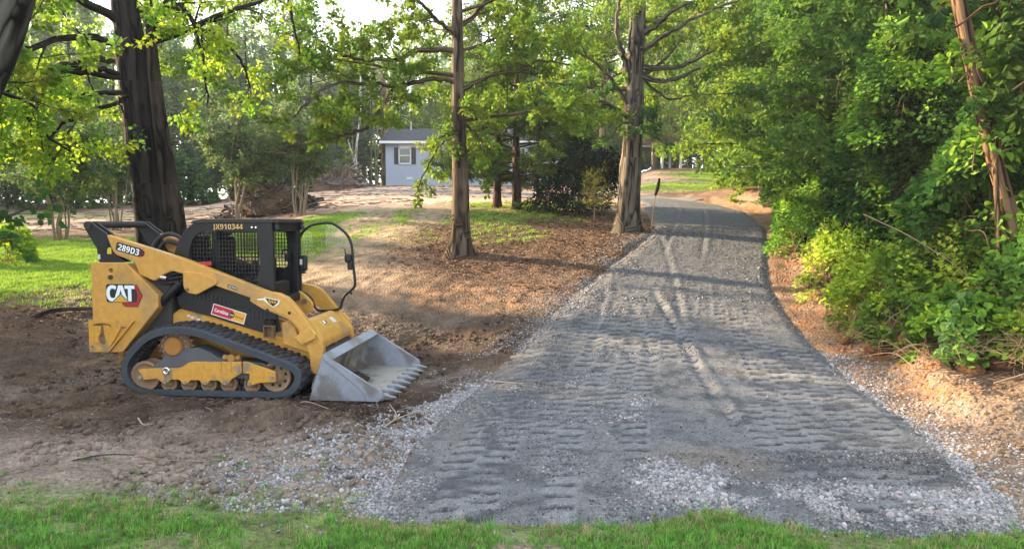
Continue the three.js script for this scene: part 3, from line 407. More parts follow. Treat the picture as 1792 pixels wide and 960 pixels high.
  const badge = decal(0.475, 0.29, 512, (x, w, h) => {
    x.clearRect(0, 0, w, h); const hex = (g) => { x.beginPath(); x.moveTo(w * 0.42, g); x.lineTo(w * 0.84 - g * 0.2, 0.03 * h + g); x.lineTo(w * 0.985 - g * 1.1, h * 0.48); x.lineTo(w * 0.85 - g * 0.3, h * 0.97 - g); x.lineTo(w * 0.5, h * 0.97 - g); x.lineTo(w * 0.42, h * 0.85 - g * 0.4); x.closePath(); };
    x.fillStyle = '#1d1b1e'; hex(0); x.fill(); x.fillStyle = '#a5242b'; hex(h * 0.03); x.fill(); x.fillStyle = '#23262c'; hex(h * 0.2); x.fill();
    x.fillStyle = '#1f262c'; x.beginPath(); x.roundRect(0, 0, w * 0.775, h * 0.78, h * 0.1); x.fill();
    x.font = `bold ${h * 0.9}px sans-serif`; x.fillStyle = '#e3eef2'; x.strokeStyle = '#e3eef2'; x.lineWidth = h * 0.035; x.textAlign = 'center'; x.textBaseline = 'alphabetic';
    for (const [ch, cx, sx] of [['C', 0.135, 0.86], ['A', 0.39, 0.98], ['T', 0.635, 0.9]]) { x.save(); x.translate(w * cx, h * 0.715); x.scale(sx, 1); x.fillText(ch, 0, 0); x.strokeText(ch, 0, 0); x.restore(); }
    x.fillStyle = '#20242a'; x.beginPath(); x.moveTo(w * 0.385, h * 0.40); x.lineTo(w * 0.64, h * 0.78); x.lineTo(w * 0.14, h * 0.78); x.closePath(); x.fill();
    x.fillStyle = '#c9a441'; x.beginPath(); x.moveTo(w * 0.385, h * 0.45); x.lineTo(w * 0.60, h * 0.76); x.lineTo(w * 0.175, h * 0.76); x.closePath(); x.fill();
  });
  place(part('maker_badge', ...badge, P), -1.19, 1.197, 0.7225);
  // hydraulics seen between tower and cab
  part('lift_cylinder', merge([rodOf([-0.98, 0.93, 0.60], [-0.52, 1.36, 0.60], 0.052), rodOf([-0.52, 1.36, 0.60], [-0.42, 1.44, 0.6], 0.03)]), black, P);
  part('lift_cylinder', rodOf([-0.98, 0.93, -0.60], [-0.45, 1.42, -0.60], 0.052), black, P);
  for (const k of [0, 1, 2]) part('hydraulic_hose', tubeOf([[-0.9, 1.42 - k * 0.05, 0.52], [-0.72, 1.44 - k * 0.05, 0.57], [-0.5, 1.47 - k * 0.05, 0.58], [-0.36, 1.40 - k * 0.06, 0.56], [-0.34, 1.2, 0.5]], 0.016), hoseMat, P);
  part('hose_fitting', rodOf([-0.78, 1.42, 0.62], [-0.70, 1.41, 0.62], 0.026), chrome, P);
  for (const k of [0, 1]) part('hydraulic_hose', tubeOf([[-1.50 + k * 0.08, 1.55, -0.42], [-1.47 + k * 0.07, 1.80 - k * 0.06, -0.44], [-1.30, 1.93 - k * 0.1, -0.45], [-1.10, 1.88 - k * 0.1, -0.45], [-0.98, 1.70, -0.44], [-0.93, 1.5, -0.4]], 0.03), blackDusty, P);
  part('hose_fitting', rodOf([-0.99, 1.80, -0.40], [-0.90, 1.76, -0.40], 0.035), chrome, P);
  part('warning_label', rbox(0.07, 0.035, 0.003, -0.60, 1.545, 0.482, 0.001), yellowLabel, P);

  // the cab
  const cab = part('cab', merge([
    ext(rounded([[-0.73, 1.17], [-0.724, 1.40], [-0.692, 1.674], [-0.618, 1.874], [-0.53, 2.0], [-0.43, 2.085, 0.12], [-0.31, 2.115], [0.585, 2.115], [0.595, 1.9], [0.60, 1.20], [0.58, 1.02], [-0.45, 1.15]], 0.05), 0.44, 0.475, 0.008, [
      rounded([[-0.49, 1.42], [-0.50, 1.70], [-0.44, 1.90], [-0.33, 1.995], [0.40, 1.99], [0.425, 1.75], [0.435, 1.55], [0.37, 1.28], [0.0, 1.25]], 0.05)]),
    ext(rounded([[-0.73, 1.17], [-0.724, 1.40], [-0.692, 1.674], [-0.618, 1.874], [-0.53, 2.0], [-0.43, 2.085, 0.12], [-0.31, 2.115], [0.585, 2.115], [0.595, 1.9], [0.60, 1.20], [0.58, 1.02], [-0.45, 1.15]], 0.05), -0.475, -0.44, 0.008, [
      rounded([[-0.49, 1.56], [-0.50, 1.70], [-0.44, 1.90], [-0.33, 1.995], [0.40, 1.99], [0.425, 1.75], [0.435, 1.52], [0.38, 1.47], [0.0, 1.50]], 0.05)]),
    rbox(0.06, 0.12, 0.90, 0.56, 2.04, 0), rbox(0.07, 0.95, 0.06, 0.555, 1.55, 0.415), rbox(0.07, 0.95, 0.06, 0.545, 1.55, -0.415), rbox(0.05, 0.10, 0.86, 0.57, 1.10, 0), rbox(1.1, 0.05, 0.88, -0.02, 1.12, 0), rbox(0.04, 0.34, 0.88, -0.69, 1.30, 0), rbox(0.03, 0.75, 0.5, -0.6, 1.55, 0),
  ]), black, P);
  part('roof', ext(rounded([[-0.46, 2.085], [-0.42, 2.118], [-0.30, 2.135], [0.615, 2.135], [0.62, 2.09]], 0.01, 2), -0.49, 0.49, 0.006), blackDusty, cab);
  part('roof_dust', rbox(0.88, 0.006, 0.96, 0.16, 2.1365, 0, 0.002), dustTop, cab);
  const grid = (x0, x1, y0, y1, z, sx, sy, inside) => { const l = []; const b = (w, h, x, y) => l.push(new THREE.BoxGeometry(w, h, 0.009).translate(x, y, z)); const runs = (n, at) => { let a = null; for (let i = 0; i <= n; i++) { const ok = i < n && inside(...at(i / n)); if (ok && a === null) a = i; if (!ok && a !== null) { const p = at(a / n), q = at(i / n); if (Math.abs(p[0] - q[0]) + Math.abs(p[1] - q[1]) > 0.02) b(Math.max(0.009, q[0] - p[0]), Math.max(0.009, q[1] - p[1]), (p[0] + q[0]) / 2, (p[1] + q[1]) / 2); a = null; } } }; for (let x = x0; x <= x1; x += sx) runs(40, (t) => [x, mix(y0, y1, t)]); for (let y = y0; y <= y1; y += sy) runs(40, (t) => [mix(x0, x1, t), y]); return merge(l); };
  const cabIn = (x, y) => x > -0.54 && x < 0.44 && y < 2.0 && y > 1.22 && !(x < -0.4 && y > 1.96 + (x + 0.4) * 0.5);
  for (const z of [0.43, -0.43]) { part('window_screen', grid(-0.52, 0.44, 1.22, 2.0, z, 0.041, 0.05, cabIn), mould, cab); }
  part('rear_screen', grid(-0.4, 0.4, 1.45, 2.0, 0, 0.05, 0.055, () => true).rotateY(Math.PI / 2).translate(-0.6, 0, 0), mould, cab);
  part('side_panel', ext(rounded([[-0.60, 1.04], [-0.63, 1.17], [-0.50, 1.26], [0.0, 1.33], [0.62, 1.10], [0.70, 0.75], [0.52, 0.72], [-0.16, 0.92], [-0.57, 1.02]], 0.03), 0.502, 0.53, 0.006), black, P);
  part('panel_grille', grid(-0.42, 0.54, 0.9, 1.3, 0.534, 0.052, 0.06, (x, y) => y < 1.26 - 0.335 * (x + 0.34) && y > 1.19 - 0.335 * (x + 0.34) - 0.05 && y > 0.9), blackDusty, P);
  const sign = decal(0.44, 0.142, 512, (x, w, h) => {
    x.fillStyle = '#e9d9cf'; x.fillRect(0, 0, w, h); x.fillStyle = '#b3243c'; x.fillRect(w * 0.025, h * 0.08, w * 0.6, h * 0.84); x.fillStyle = '#dfa23e'; x.fillRect(w * 0.605, h * 0.08, w * 0.37, h * 0.84);
    x.fillStyle = '#f6efe9'; x.font = `bold ${h * 0.42}px sans-serif`; x.textBaseline = 'middle'; x.textAlign = 'left'; x.fillText('Carolina', w * 0.07, h * 0.52, w * 0.42);
    x.fillStyle = '#191512'; x.beginPath(); x.arc(w * 0.6, h * 0.5, h * 0.25, 0, 6.3); x.fill(); x.fillStyle = '#f4efe6'; x.font = `bold ${h * 0.22}px sans-serif`; x.textAlign = 'center'; x.fillText('CAT', w * 0.6, h * 0.52); x.fillStyle = '#4d3316'; x.font = `bold ${h * 0.27}px sans-serif`; x.textAlign = 'left'; x.fillText('Rental', w * 0.705, h * 0.54, w * 0.24);
  }, { alphaTest: 0 });
  place(part('dealer_sign', ...sign, P), 0.04, 0.965, 0.5415, -0.285);
  const ser = decal(0.46, 0.085, 512, (x, w, h) => { x.clearRect(0, 0, w, h); x.font = `bold ${h * 1.05}px sans-serif`; x.fillStyle = '#d8ae62'; x.textAlign = 'center'; x.textBaseline = 'middle'; x.fillText('JX910344', w / 2, h * 0.53, w * 0.99); x.clearRect(0, h * 0.47, w, h * 0.05); });
  place(part('serial_number', ...ser, cab), 0.03, 2.043, 0.4765);
  for (const x of [0.335, 0.385]) part('rivet', cylZ(0.011, 0.006, x, 2.035, 0.477, 12), chrome, cab);
  part('lift_lock_bar', ext(rounded([[-0.42, 1.60], [-0.16, 1.615], [-0.155, 1.565], [-0.3, 1.55], [-0.42, 1.565]], 0.012), 0.535, 0.56, 0.006), redPaint, P);
  part('seat', merge([rbox(0.50, 0.14, 0.50, 0.02, 1.28, 0, 0.05), rbox(0.14, 0.62, 0.48, -0.26, 1.60, 0, 0.06), rbox(0.10, 0.17, 0.26, -0.29, 1.90, 0, 0.04)]), mould, cab);
  for (const z of [0.3, -0.3]) part('joystick', merge([rodOf([0.24, 1.30, z], [0.27, 1.50, z], 0.018), rbox(0.07, 0.13, 0.06, 0.28, 1.55, z, 0.025), rbox(0.34, 0.1, 0.1, 0.12, 1.33, z, 0.03)]), mould, cab);
  part('grab_handle', tubeOf([[0.36, 1.66, -0.38], [0.38, 1.72, -0.38], [0.45, 1.71, -0.38], [0.46, 1.50, -0.38]], 0.012), mould, cab);
  for (const z of [0.40, -0.45]) part('work_light', merge([rbox(0.05, 0.035, 0.07, 0.61, 2.085, z, 0.01), new THREE.CylinderGeometry(0.028, 0.035, 0.08, 18).rotateZ(0.4).translate(0.615, 2.04, z)]), mould, cab);
  part('front_console', rbox(0.10, 0.22, 0.5, 0.47, 1.22, 0, 0.03), mould, cab); part('display', rbox(0.04, 0.1, 0.12, 0.45, 1.62, -0.36, 0.015), mould, cab);
  // the door, swung wide open
  const dz = -0.5, dp = [[0.537, 1.794], [0.566, 1.884], [0.624, 1.977], [0.705, 2.042], [0.794, 2.07], [0.993, 2.086], [1.064, 2.062], [1.15, 2.001], [1.228, 1.927], [1.282, 1.811], [1.309, 1.506], [1.329, 1.29], [1.32, 1.226], [1.183, 1.096], [1.15, 1.029], [1.121, 0.935], [1.06, 0.903], [0.803, 0.9], [0.756, 0.954], [0.718, 1.048], [0.639, 1.118], [0.551, 1.149], [0.53, 1.30]];
  const door = part('cab_door', tubeOf(dp.map((p) => [p[0], p[1], dz]), 0.019, 140, true, 8), mould, P);
  const pane = new THREE.ShapeGeometry(poly(dp)); part('door_glass', pane.translate(0, 0, dz), new THREE.MeshPhysicalMaterial({ color: rgb(0.93, 0.95, 0.93), transmission: 1, roughness: 0.03, thickness: 0, ior: 1.45, side: THREE.DoubleSide }), door);
  part('wiper_motor', merge([rbox(0.095, 0.12, 0.07, 1.25, 1.61, dz + 0.04, 0.035), rbox(0.065, 0.11, 0.05, 1.275, 1.51, dz + 0.04, 0.012), rodOf([1.215, 1.66, dz + 0.04], [1.205, 1.74, dz + 0.04], 0.007)]), mould, door);
  part('door_latch', merge([rbox(0.115, 0.21, 0.08, 0.628, 1.545, dz + 0.045, 0.035), rbox(0.09, 0.06, 0.05, 0.61, 1.43, dz + 0.045, 0.015)]), mould, door);
  part('latch_label', rbox(0.035, 0.075, 0.003, 0.612, 1.56, dz + 0.087, 0.001), paleLabel, door);
  for (const y of [1.74, 1.26]) { part('door_hinge', rbox(0.09, 0.11, 0.07, 0.53, y - 0.05, dz + 0.02, 0.015), mould, door); part('reflector', rbox(0.034, 0.08, 0.03, 0.575, y, dz + 0.045, 0.012), redPaint, door); part('painted_glint', rbox(0.014, 0.03, 0.01, 0.572, y + 0.045, dz + 0.06, 0.004), paleLabel, door); }  // the small pale block is a highlight painted onto each reflector
  // front of the arms
  part('torque_tube', ext(rounded([[0.96, 0.90], [1.05, 0.885], [1.19, 0.75], [1.255, 0.64], [1.25, 0.55], [1.17, 0.57], [1.08, 0.67], [0.94, 0.80]], 0.03), -0.538, 0.538, 0.01), yellow, P);
  part('beam_label', rbox(0.09, 0.003, 0.13, 0, 0, 0, 0.001).rotateZ(-0.77).translate(1.125, 0.817, -0.16), paleLabel, P); part('beam_bracket', rbox(0.06, 0.03, 0.07, 0, 0, 0, 0.01).rotateZ(-0.77).translate(1.125, 0.825, 0.16), chrome, P);
  part('front_plate', ext(rounded([[0.50, 1.20], [0.60, 1.16], [0.69, 1.09], [0.77, 1.0], [0.75, 0.88], [0.60, 0.84], [0.50, 0.86]], 0.05), -0.46, -0.40, 0.01), yellow, P); part('plate_boss', cylZ(0.035, 0.03, 0.655, 1.03, -0.385), rust, P);
  for (const z of [0.16, -0.16]) part('tilt_cylinder', rodOf([0.98, 0.85, z], [1.10, 0.62, z], 0.045), black, P);
  for (const z of [0.16, -0.16]) part('cylinder_rod', rodOf([1.10, 0.62, z], [1.21, 0.42, z], 0.022), chrome, P);
  part('quick_coupler', merge([ext([[1.10, 0.16], [1.19, 0.12], [1.30, 0.50], [1.22, 0.54]], -0.52, 0.52, 0.012), rbox(0.1, 0.16, 0.08, 1.14, 0.25, 0.45), rbox(0.1, 0.16, 0.08, 1.14, 0.25, -0.45)]), blackDusty, P);
  part('arm_pin', cylZ(0.05, 0.06, 1.145, 0.215, 0.65), black, P);
  for (const k of [0, 1]) part('hydraulic_hose', tubeOf([[0.9, 0.82, 0.3 - k * 0.5], [1.0, 0.60, 0.4 - k * 0.5], [1.06, 0.35, 0.42 - k * 0.5], [1.12, 0.26, 0.35 - k * 0.5]], 0.016), hoseMat, P);
  // bucket
  const back = [[2.06, 0.02], [1.36, 0.02], [1.27, 0.06], [1.235, 0.14], [1.25, 0.22], [1.385, 0.552], [1.405, 0.545], [1.272, 0.22], [1.26, 0.145], [1.285, 0.085], [1.365, 0.045], [2.06, 0.045]];
  const bucket = part('bucket', ext(back, -1.0, 0.975, 0.002), wornSteel, P);
  const sidePts = rounded([[1.213, 0.015], [1.388, 0.557], [1.42, 0.55], [2.085, 0.135], [2.115, 0.085], [2.05, 0.015]], 0.012, 2);
  for (const z of [0.977, -1.02]) part('side_plate', ext(sidePts, z, z + 0.022, 0.004), steel, bucket);
  for (const z of [1.0, -1.038]) part('side_cutter', ext(rounded([[1.375, 0.53], [1.388, 0.559], [1.425, 0.553], [2.087, 0.137], [2.118, 0.087], [2.05, 0.016], [1.90, 0.016], [1.875, 0.12], [1.80, 0.185]], 0.012, 2), z, z + 0.016, 0.004), steel, bucket);
  part('top_lip', ext([[1.386, 0.556], [1.40, 0.572], [1.515, 0.513], [1.508, 0.497]], -0.998, 0.975, 0.003), steel, bucket);
  part('cutting_edge', ext([[1.93, 0.047], [2.085, 0.047], [2.10, 0.03], [2.085, 0.018], [1.93, 0.012]], -0.998, 0.975, 0.003), wornSteel, bucket);
  const tooth = merge([ext([[1.98, 0.05], [2.09, 0.085], [2.22, 0.05], [2.225, 0.04], [2.11, 0.012], [1.98, 0.046]], -0.032, 0.032, 0.008), rbox(0.09, 0.03, 0.05, 2.03, 0.068, 0, 0.008)]);
  for (let i = 0; i < 8; i++) { const t = part('bucket_tooth', tooth, steel, bucket); t.position.z = 0.88 - i * 0.262; }
  for (const x of [1.485, 1.545]) part('plate_mark', rbox(0.03, 0.06, 0.008, x, 0.285, 1.001, 0.003), steel, bucket);
  { const g = new THREE.IcosahedronGeometry(1, 3), p = g.attributes.position; for (let i = 0; i < p.count; i++) { const q = V(p.getX(i), p.getY(i), p.getZ(i)), f = 0.75 + 0.7 * fbm(q.x * 2.4 + 5, q.z * 2.4 + q.y, 3, 401); p.setXYZ(i, q.x * f * 0.17, Math.max(0, q.y) * f * 0.09, q.z * f * 0.34); } g.computeVertexNormals(); part('bucket_soil', g.translate(1.47, 0.045, 0.1), S({ color: rgb(0.1, 0.085, 0.072), map: withMap(soilCol, 3), bumpMap: withMap(soilBump, 3), bumpScale: 0.02, roughness: 1 }), bucket, { label: 'clump of dark soil left in the bucket' }); }
  // tracks
  const loopPts = [[-1.136, 0.33], [-1.10, 0.47], [-0.99, 0.61], [-0.84, 0.745], [-0.66, 0.825], [-0.48, 0.855], [-0.29, 0.852], [-0.114, 0.82], [0.15, 0.735], [0.373, 0.66], [0.65, 0.562], [0.88, 0.48], [1.03, 0.415], [1.105, 0.32], [1.09, 0.18], [1.0, 0.07], [0.87, 0.02], [0.70, 0.012], [0.3, 0.012], [-0.2, 0.012], [-0.6, 0.012], [-0.82, 0.014], [-0.99, 0.05], [-1.10, 0.17]];
  const loop = new THREE.CatmullRomCurve3(loopPts.map((p) => V(p[0], p[1], 0)), true, 'centripetal'), N = 140, outer = [...Array(N)].map((_, i) => loop.getPointAt(i / N)), nrm = (t) => { const q = loop.getTangentAt(((t % 1) + 1) % 1); return [q.y, -q.x]; };
  const sgn = (() => { const [a, b] = nrm(0.5), p = loop.getPointAt(0.5); return (p.x - 0) * a + (p.y - 0.4) * b > 0 ? 1 : -1; })();
  const inner = outer.map((p, i) => { const [a, b] = nrm(i / N); return [p.x - sgn * a * 0.068, p.y - sgn * b * 0.068]; });
  const belt = ext(outer.map((p) => [p.x, p.y]), 0.50, 0.95, 0.02, [inner], 2);
  const lug = (len) => { const g = new RoundedBoxGeometry(0.058, 0.05, len, 2, 0.012), p = g.attributes.position; for (let i = 0; i < p.count; i++) if (p.getY(i) > 0) p.setX(i, p.getX(i) * 0.72); g.computeVertexNormals(); return g; };
  const lugA = lug(0.2), lugB = lug(0.13), LN = 60, guides = [];
  for (let i = 0; i < 104; i++) { const t = i / 104, p = loop.getPointAt(t), [a, b] = nrm(t), q = loop.getTangentAt(t), g = new THREE.BoxGeometry(0.03, 0.045, 0.06).rotateZ(Math.atan2(q.y, q.x)).translate(p.x - sgn * a * 0.1, p.y - sgn * b * 0.1, 0); guides.push(g.clone().translate(0, 0, 0.66), g.translate(0, 0, 0.79)); }
  const guideGeo = merge(guides);
  for (const s of [1, -1]) {
    const tr = part('rubber_track', belt, rubber, P); if (s < 0) tr.position.z = -1.45;
    part('drive_lugs', guideGeo, blackDusty, tr, { kind: 'stuff' });
    for (let i = 0; i < LN; i++) for (const k of [0, 1, 2]) {
      if (s < 0 && k !== 1) continue;
      const t = (i + [0, 0.5, 0][k]) / LN, p = loop.getPointAt(t), [a, b] = nrm(t), q = loop.getTangentAt(t);
      const m = part('tread_lug', k === 1 ? lugA : lugB, (hash(i, k, 5) < 0.45 && p.y > 0.3) ? mudRubber : rubber, tr);
      m.position.set(p.x - sgn * a * 0.004, p.y - sgn * b * 0.004, [0.868, 0.715, 0.575][k]); m.rotation.z = Math.atan2(sgn * b, sgn * a) - Math.PI / 2; if (i % 2) m.position.z += k === 1 ? 0.03 : -0.02;
    }
    const zz = (m) => { if (s < 0) { m.rotation.y = 0; m.position.z = -1.6; } return m; };
    const teeth = []; for (let k = 0; k < 20; k++) { const a = k / 20 * 6.2832; teeth.push([-0.5 + 0.2 * Math.cos(a - 0.09), 0.607 + 0.2 * Math.sin(a - 0.09)], [-0.5 + 0.234 * Math.cos(a - 0.03), 0.607 + 0.234 * Math.sin(a - 0.03)], [-0.5 + 0.234 * Math.cos(a + 0.04), 0.607 + 0.234 * Math.sin(a + 0.04)], [-0.5 + 0.2 * Math.cos(a + 0.1), 0.607 + 0.2 * Math.sin(a + 0.1)]); }
    const sp = zz(part('sprocket', merge([ext(teeth, 0.76, 0.82, 0.006), wheel([[0.19, 0.0], [0.19, 0.025], [0.17, 0.035], [0.16, 0.03], [0, 0.03]], -0.5, 0.607, 0.81)]), rust, P));
    part('hub', wheel([[0.115, 0], [0.115, 0.08], [0.106, 0.10], [0.095, 0.105], [0.09, 0.097], [0.0, 0.097]], -0.5, 0.607, 0.80), S({ color: rgb(0.42, 0.2, 0.06), map: withMap(grime, 3), roughness: 0.85 }), sp);
    if (s > 0) for (let k = 0; k < 14; k++) { const a = k * 0.4488; part('bolt', cylZ(0.012, 0.02, -0.5 + 0.15 * Math.cos(a), 0.607 + 0.15 * Math.sin(a), 0.85, 8), wornSteel, sp); }
    const idl = (x, y, r, n) => { const m = zz(part(n, merge([wheel([[r * 0.55, 0], [r * 0.9, 0.0], [r, 0.012], [r, 0.07], [r * 0.92, 0.082], [r * 0.8, 0.07], [r * 0.7, 0.035], [r * 0.4, 0.03], [r * 0.35, 0.08], [0, 0.08]], x, y, 0.79), wheel([[r * 0.5, 0], [r, 0.0], [r, 0.06], [r * 0.5, 0.06]], x, y, 0.62)]), S({ color: rgb(0.36, 0.245, 0.15), map: withMap(grime, 3), roughness: 0.85 }), P)); return m; };
    idl(-0.88, 0.235, 0.185, 'rear_idler'); const fi = idl(0.76, 0.255, 0.185, 'front_idler');
    if (s > 0) for (let k = 0; k < 8; k++) part('idler_hole', cylZ(0.02, 0.004, 0.76 + 0.115 * Math.cos(k * 0.785 + 0.3), 0.255 + 0.115 * Math.sin(k * 0.785 + 0.3), 0.8285, 12), black, fi);
    for (const x of [-0.579, -0.328, -0.078, 0.171, 0.462]) idl(x, 0.155, 0.1, 'track_roller');
    zz(part('undercarriage_frame', ext([[-0.78, 0.25], [-0.76, 0.38], [-0.66, 0.44], [-0.60, 0.52], [-0.40, 0.56], [-0.2, 0.60], [-0.06, 0.55], [0.05, 0.48], [0.2, 0.455], [0.62, 0.42], [0.72, 0.34], [0.7, 0.22]], 0.62, 0.88, 0.01), greyFrame, P));
    const fr = zz(part('track_frame', ext(rounded([[-0.923, 0.335], [-0.70, 0.352], [-0.45, 0.352], [-0.36, 0.375], [-0.28, 0.425], [-0.22, 0.437], [0.372, 0.447], [0.372, 0.31], [0.245, 0.23], [0.20, 0.165], [0.14, 0.165], [0.09, 0.215], [-0.02, 0.215], [-0.05, 0.165], [-0.11, 0.165], [-0.15, 0.215], [-0.26, 0.215], [-0.30, 0.165], [-0.36, 0.165], [-0.40, 0.215], [-0.51, 0.215], [-0.55, 0.175], [-0.61, 0.175], [-0.68, 0.222], [-0.86, 0.205], [-0.87, 0.26]], 0.012, 2), 0.905, 0.945, 0.006), mudYellow, P));
    part('front_yoke', ext(rounded([[0.392, 0.447], [0.45, 0.447], [0.56, 0.41], [0.79, 0.335], [0.79, 0.21], [0.70, 0.205], [0.58, 0.195], [0.50, 0.165], [0.44, 0.165], [0.44, 0.20], [0.47, 0.25], [0.47, 0.305], [0.392, 0.305]], 0.012, 2), 0.905, 0.945, 0.006), mudYellow, fr);
    for (const x of [-0.579, -0.328, -0.078, 0.171, 0.468]) part('roller_bolt', cylZ(0.02, 0.02, x, 0.185, 0.95, 8), wornSteel, fr);
    part('roller_bolt', cylZ(0.026, 0.02, -0.885, 0.245, 0.952, 8), wornSteel, fr); part('roller_bolt', cylZ(0.026, 0.02, 0.745, 0.26, 0.952, 8), wornSteel, fr);
    part('tie_down_ring', merge([new THREE.TorusGeometry(0.035, 0.014, 8, 20).translate(-0.555, 0.325, 0.952), cylZ(0.024, 0.006, -0.555, 0.325, 0.949, 16)]), chrome, fr);
    part('track_adjuster', merge([cylZ(0.045, 0.04, 0.235, 0.485, 0.90), rbox(0.16, 0.05, 0.05, 0.24, 0.48, 0.88, 0.01), rodOf([0.13, 0.485, 0.88], [0.18, 0.485, 0.88], 0.035), rodOf([0.30, 0.485, 0.88], [0.34, 0.485, 0.88], 0.035)]), dustyYellow, fr);
    if (s > 0) for (const x of [0.13, 0.25]) part('weld_seam', rbox(0.01, 0.13, 0.004, x, 0.385, 0.946, 0.001), dustyYellow, fr);
  }
  for (const [x, y] of [[-0.55, 0.93], [-0.50, 0.91], [-0.42, 0.885]]) part('service_label', rbox(0.04, 0.03, 0.002, x + 0.05, y, 0.5015, 0.001), paleLabel, P);
}

// ───────── trees: tapered wood, branching limbs, single leaves ─────────
const barkMat = (r, g, b, k = 1, bump = 0.035) => S({ color: rgb(r / 0.55, g / 0.55, b / 0.55), map: withMap(barkCol, 1, 0.45 * k), bumpMap: withMap(barkBump, 1, 0.45 * k), bumpScale: bump, roughness: 0.95 });
const darkBark = barkMat(0.02, 0.0165, 0.0145), oakBark = barkMat(0.095, 0.072, 0.052), greyBark = barkMat(0.10, 0.085, 0.07), redBark = barkMat(0.17, 0.105, 0.065), myrtleBark = S({ color: rgb(0.30, 0.235, 0.165), map: withMap(grime, 1), roughness: 0.8 }), paleBark = barkMat(0.48, 0.46, 0.43, 1, 0.006), mossBark = barkMat(0.085, 0.085, 0.045);
const leafMat = (o = {}) => new THREE.MeshPhysicalMaterial({ color: 0xffffff, vertexColors: true, side: THREE.DoubleSide, flatShading: true, roughness: 0.95, transmission: 0.5, thickness: 0, specularIntensity: 0.12, ...o });
const thinLeaf = leafMat(), denseLeaf = leafMat({ transmission: 0.4 }), waxLeaf = leafMat({ transmission: 0.1, roughness: 0.7, specularIntensity: 0.15 }), needleMat = leafMat({ transmission: 0.25 });
class Wood {
  constructor() { this.p = []; this.n = []; this.u = []; this.i = []; }
  tube(pts, rad, sides = 8, flare = null, knob = 0) { // pts: Vector3 list, rad(t)
    const n = pts.length, T = V(), A = V(1, 0, 0.2).normalize(), B = V(), base = this.p.length / 3; let len = 0;
    for (let i = 0; i < n; i++) {
      T.copy(pts[Math.min(i + 1, n - 1)]).sub(pts[Math.max(i - 1, 0)]).normalize(); A.addScaledVector(T, -A.dot(T)).normalize(); B.crossVectors(T, A);
      if (i) len += pts[i].distanceTo(pts[i - 1]);
      for (let k = 0; k <= sides; k++) {
        const a = (k % sides) / sides * 6.28318, ca = Math.cos(a), sa = Math.sin(a); let r = rad(i / (n - 1));
        if (flare) r *= 1 + flare(len, a); if (knob) r *= 1 + knob * (fbm(a * 1.6 + 10, len * 1.1, 3, 77) + fbm((6.2832 - a) * 1.6 + 10, len * 1.1, 3, 77) - 1);
        const nx = A.x * ca + B.x * sa, ny = A.y * ca + B.y * sa, nz = A.z * ca + B.z * sa;
        this.p.push(pts[i].x + nx * r, pts[i].y + ny * r, pts[i].z + nz * r); this.n.push(nx, ny, nz); this.u.push(k / sides * Math.max(1, Math.round(r * 6.3)), len);
      }
    }
    const w = sides + 1; for (let i = 0; i + 1 < n; i++) for (let k = 0; k < sides; k++) { const a = base + i * w + k; this.i.push(a, a + 1, a + w, a + 1, a + w + 1, a + w); }
    return this;
  }
  build(name, mat, parent, smooth = true) {
    const g = new THREE.BufferGeometry(); g.setAttribute('position', new THREE.Float32BufferAttribute(this.p, 3)); g.setAttribute('normal', new THREE.Float32BufferAttribute(this.n, 3)); g.setAttribute('uv', new THREE.Float32BufferAttribute(this.u, 2)); g.setIndex(this.i);
    return part(name, g, mat, parent);
  }
}
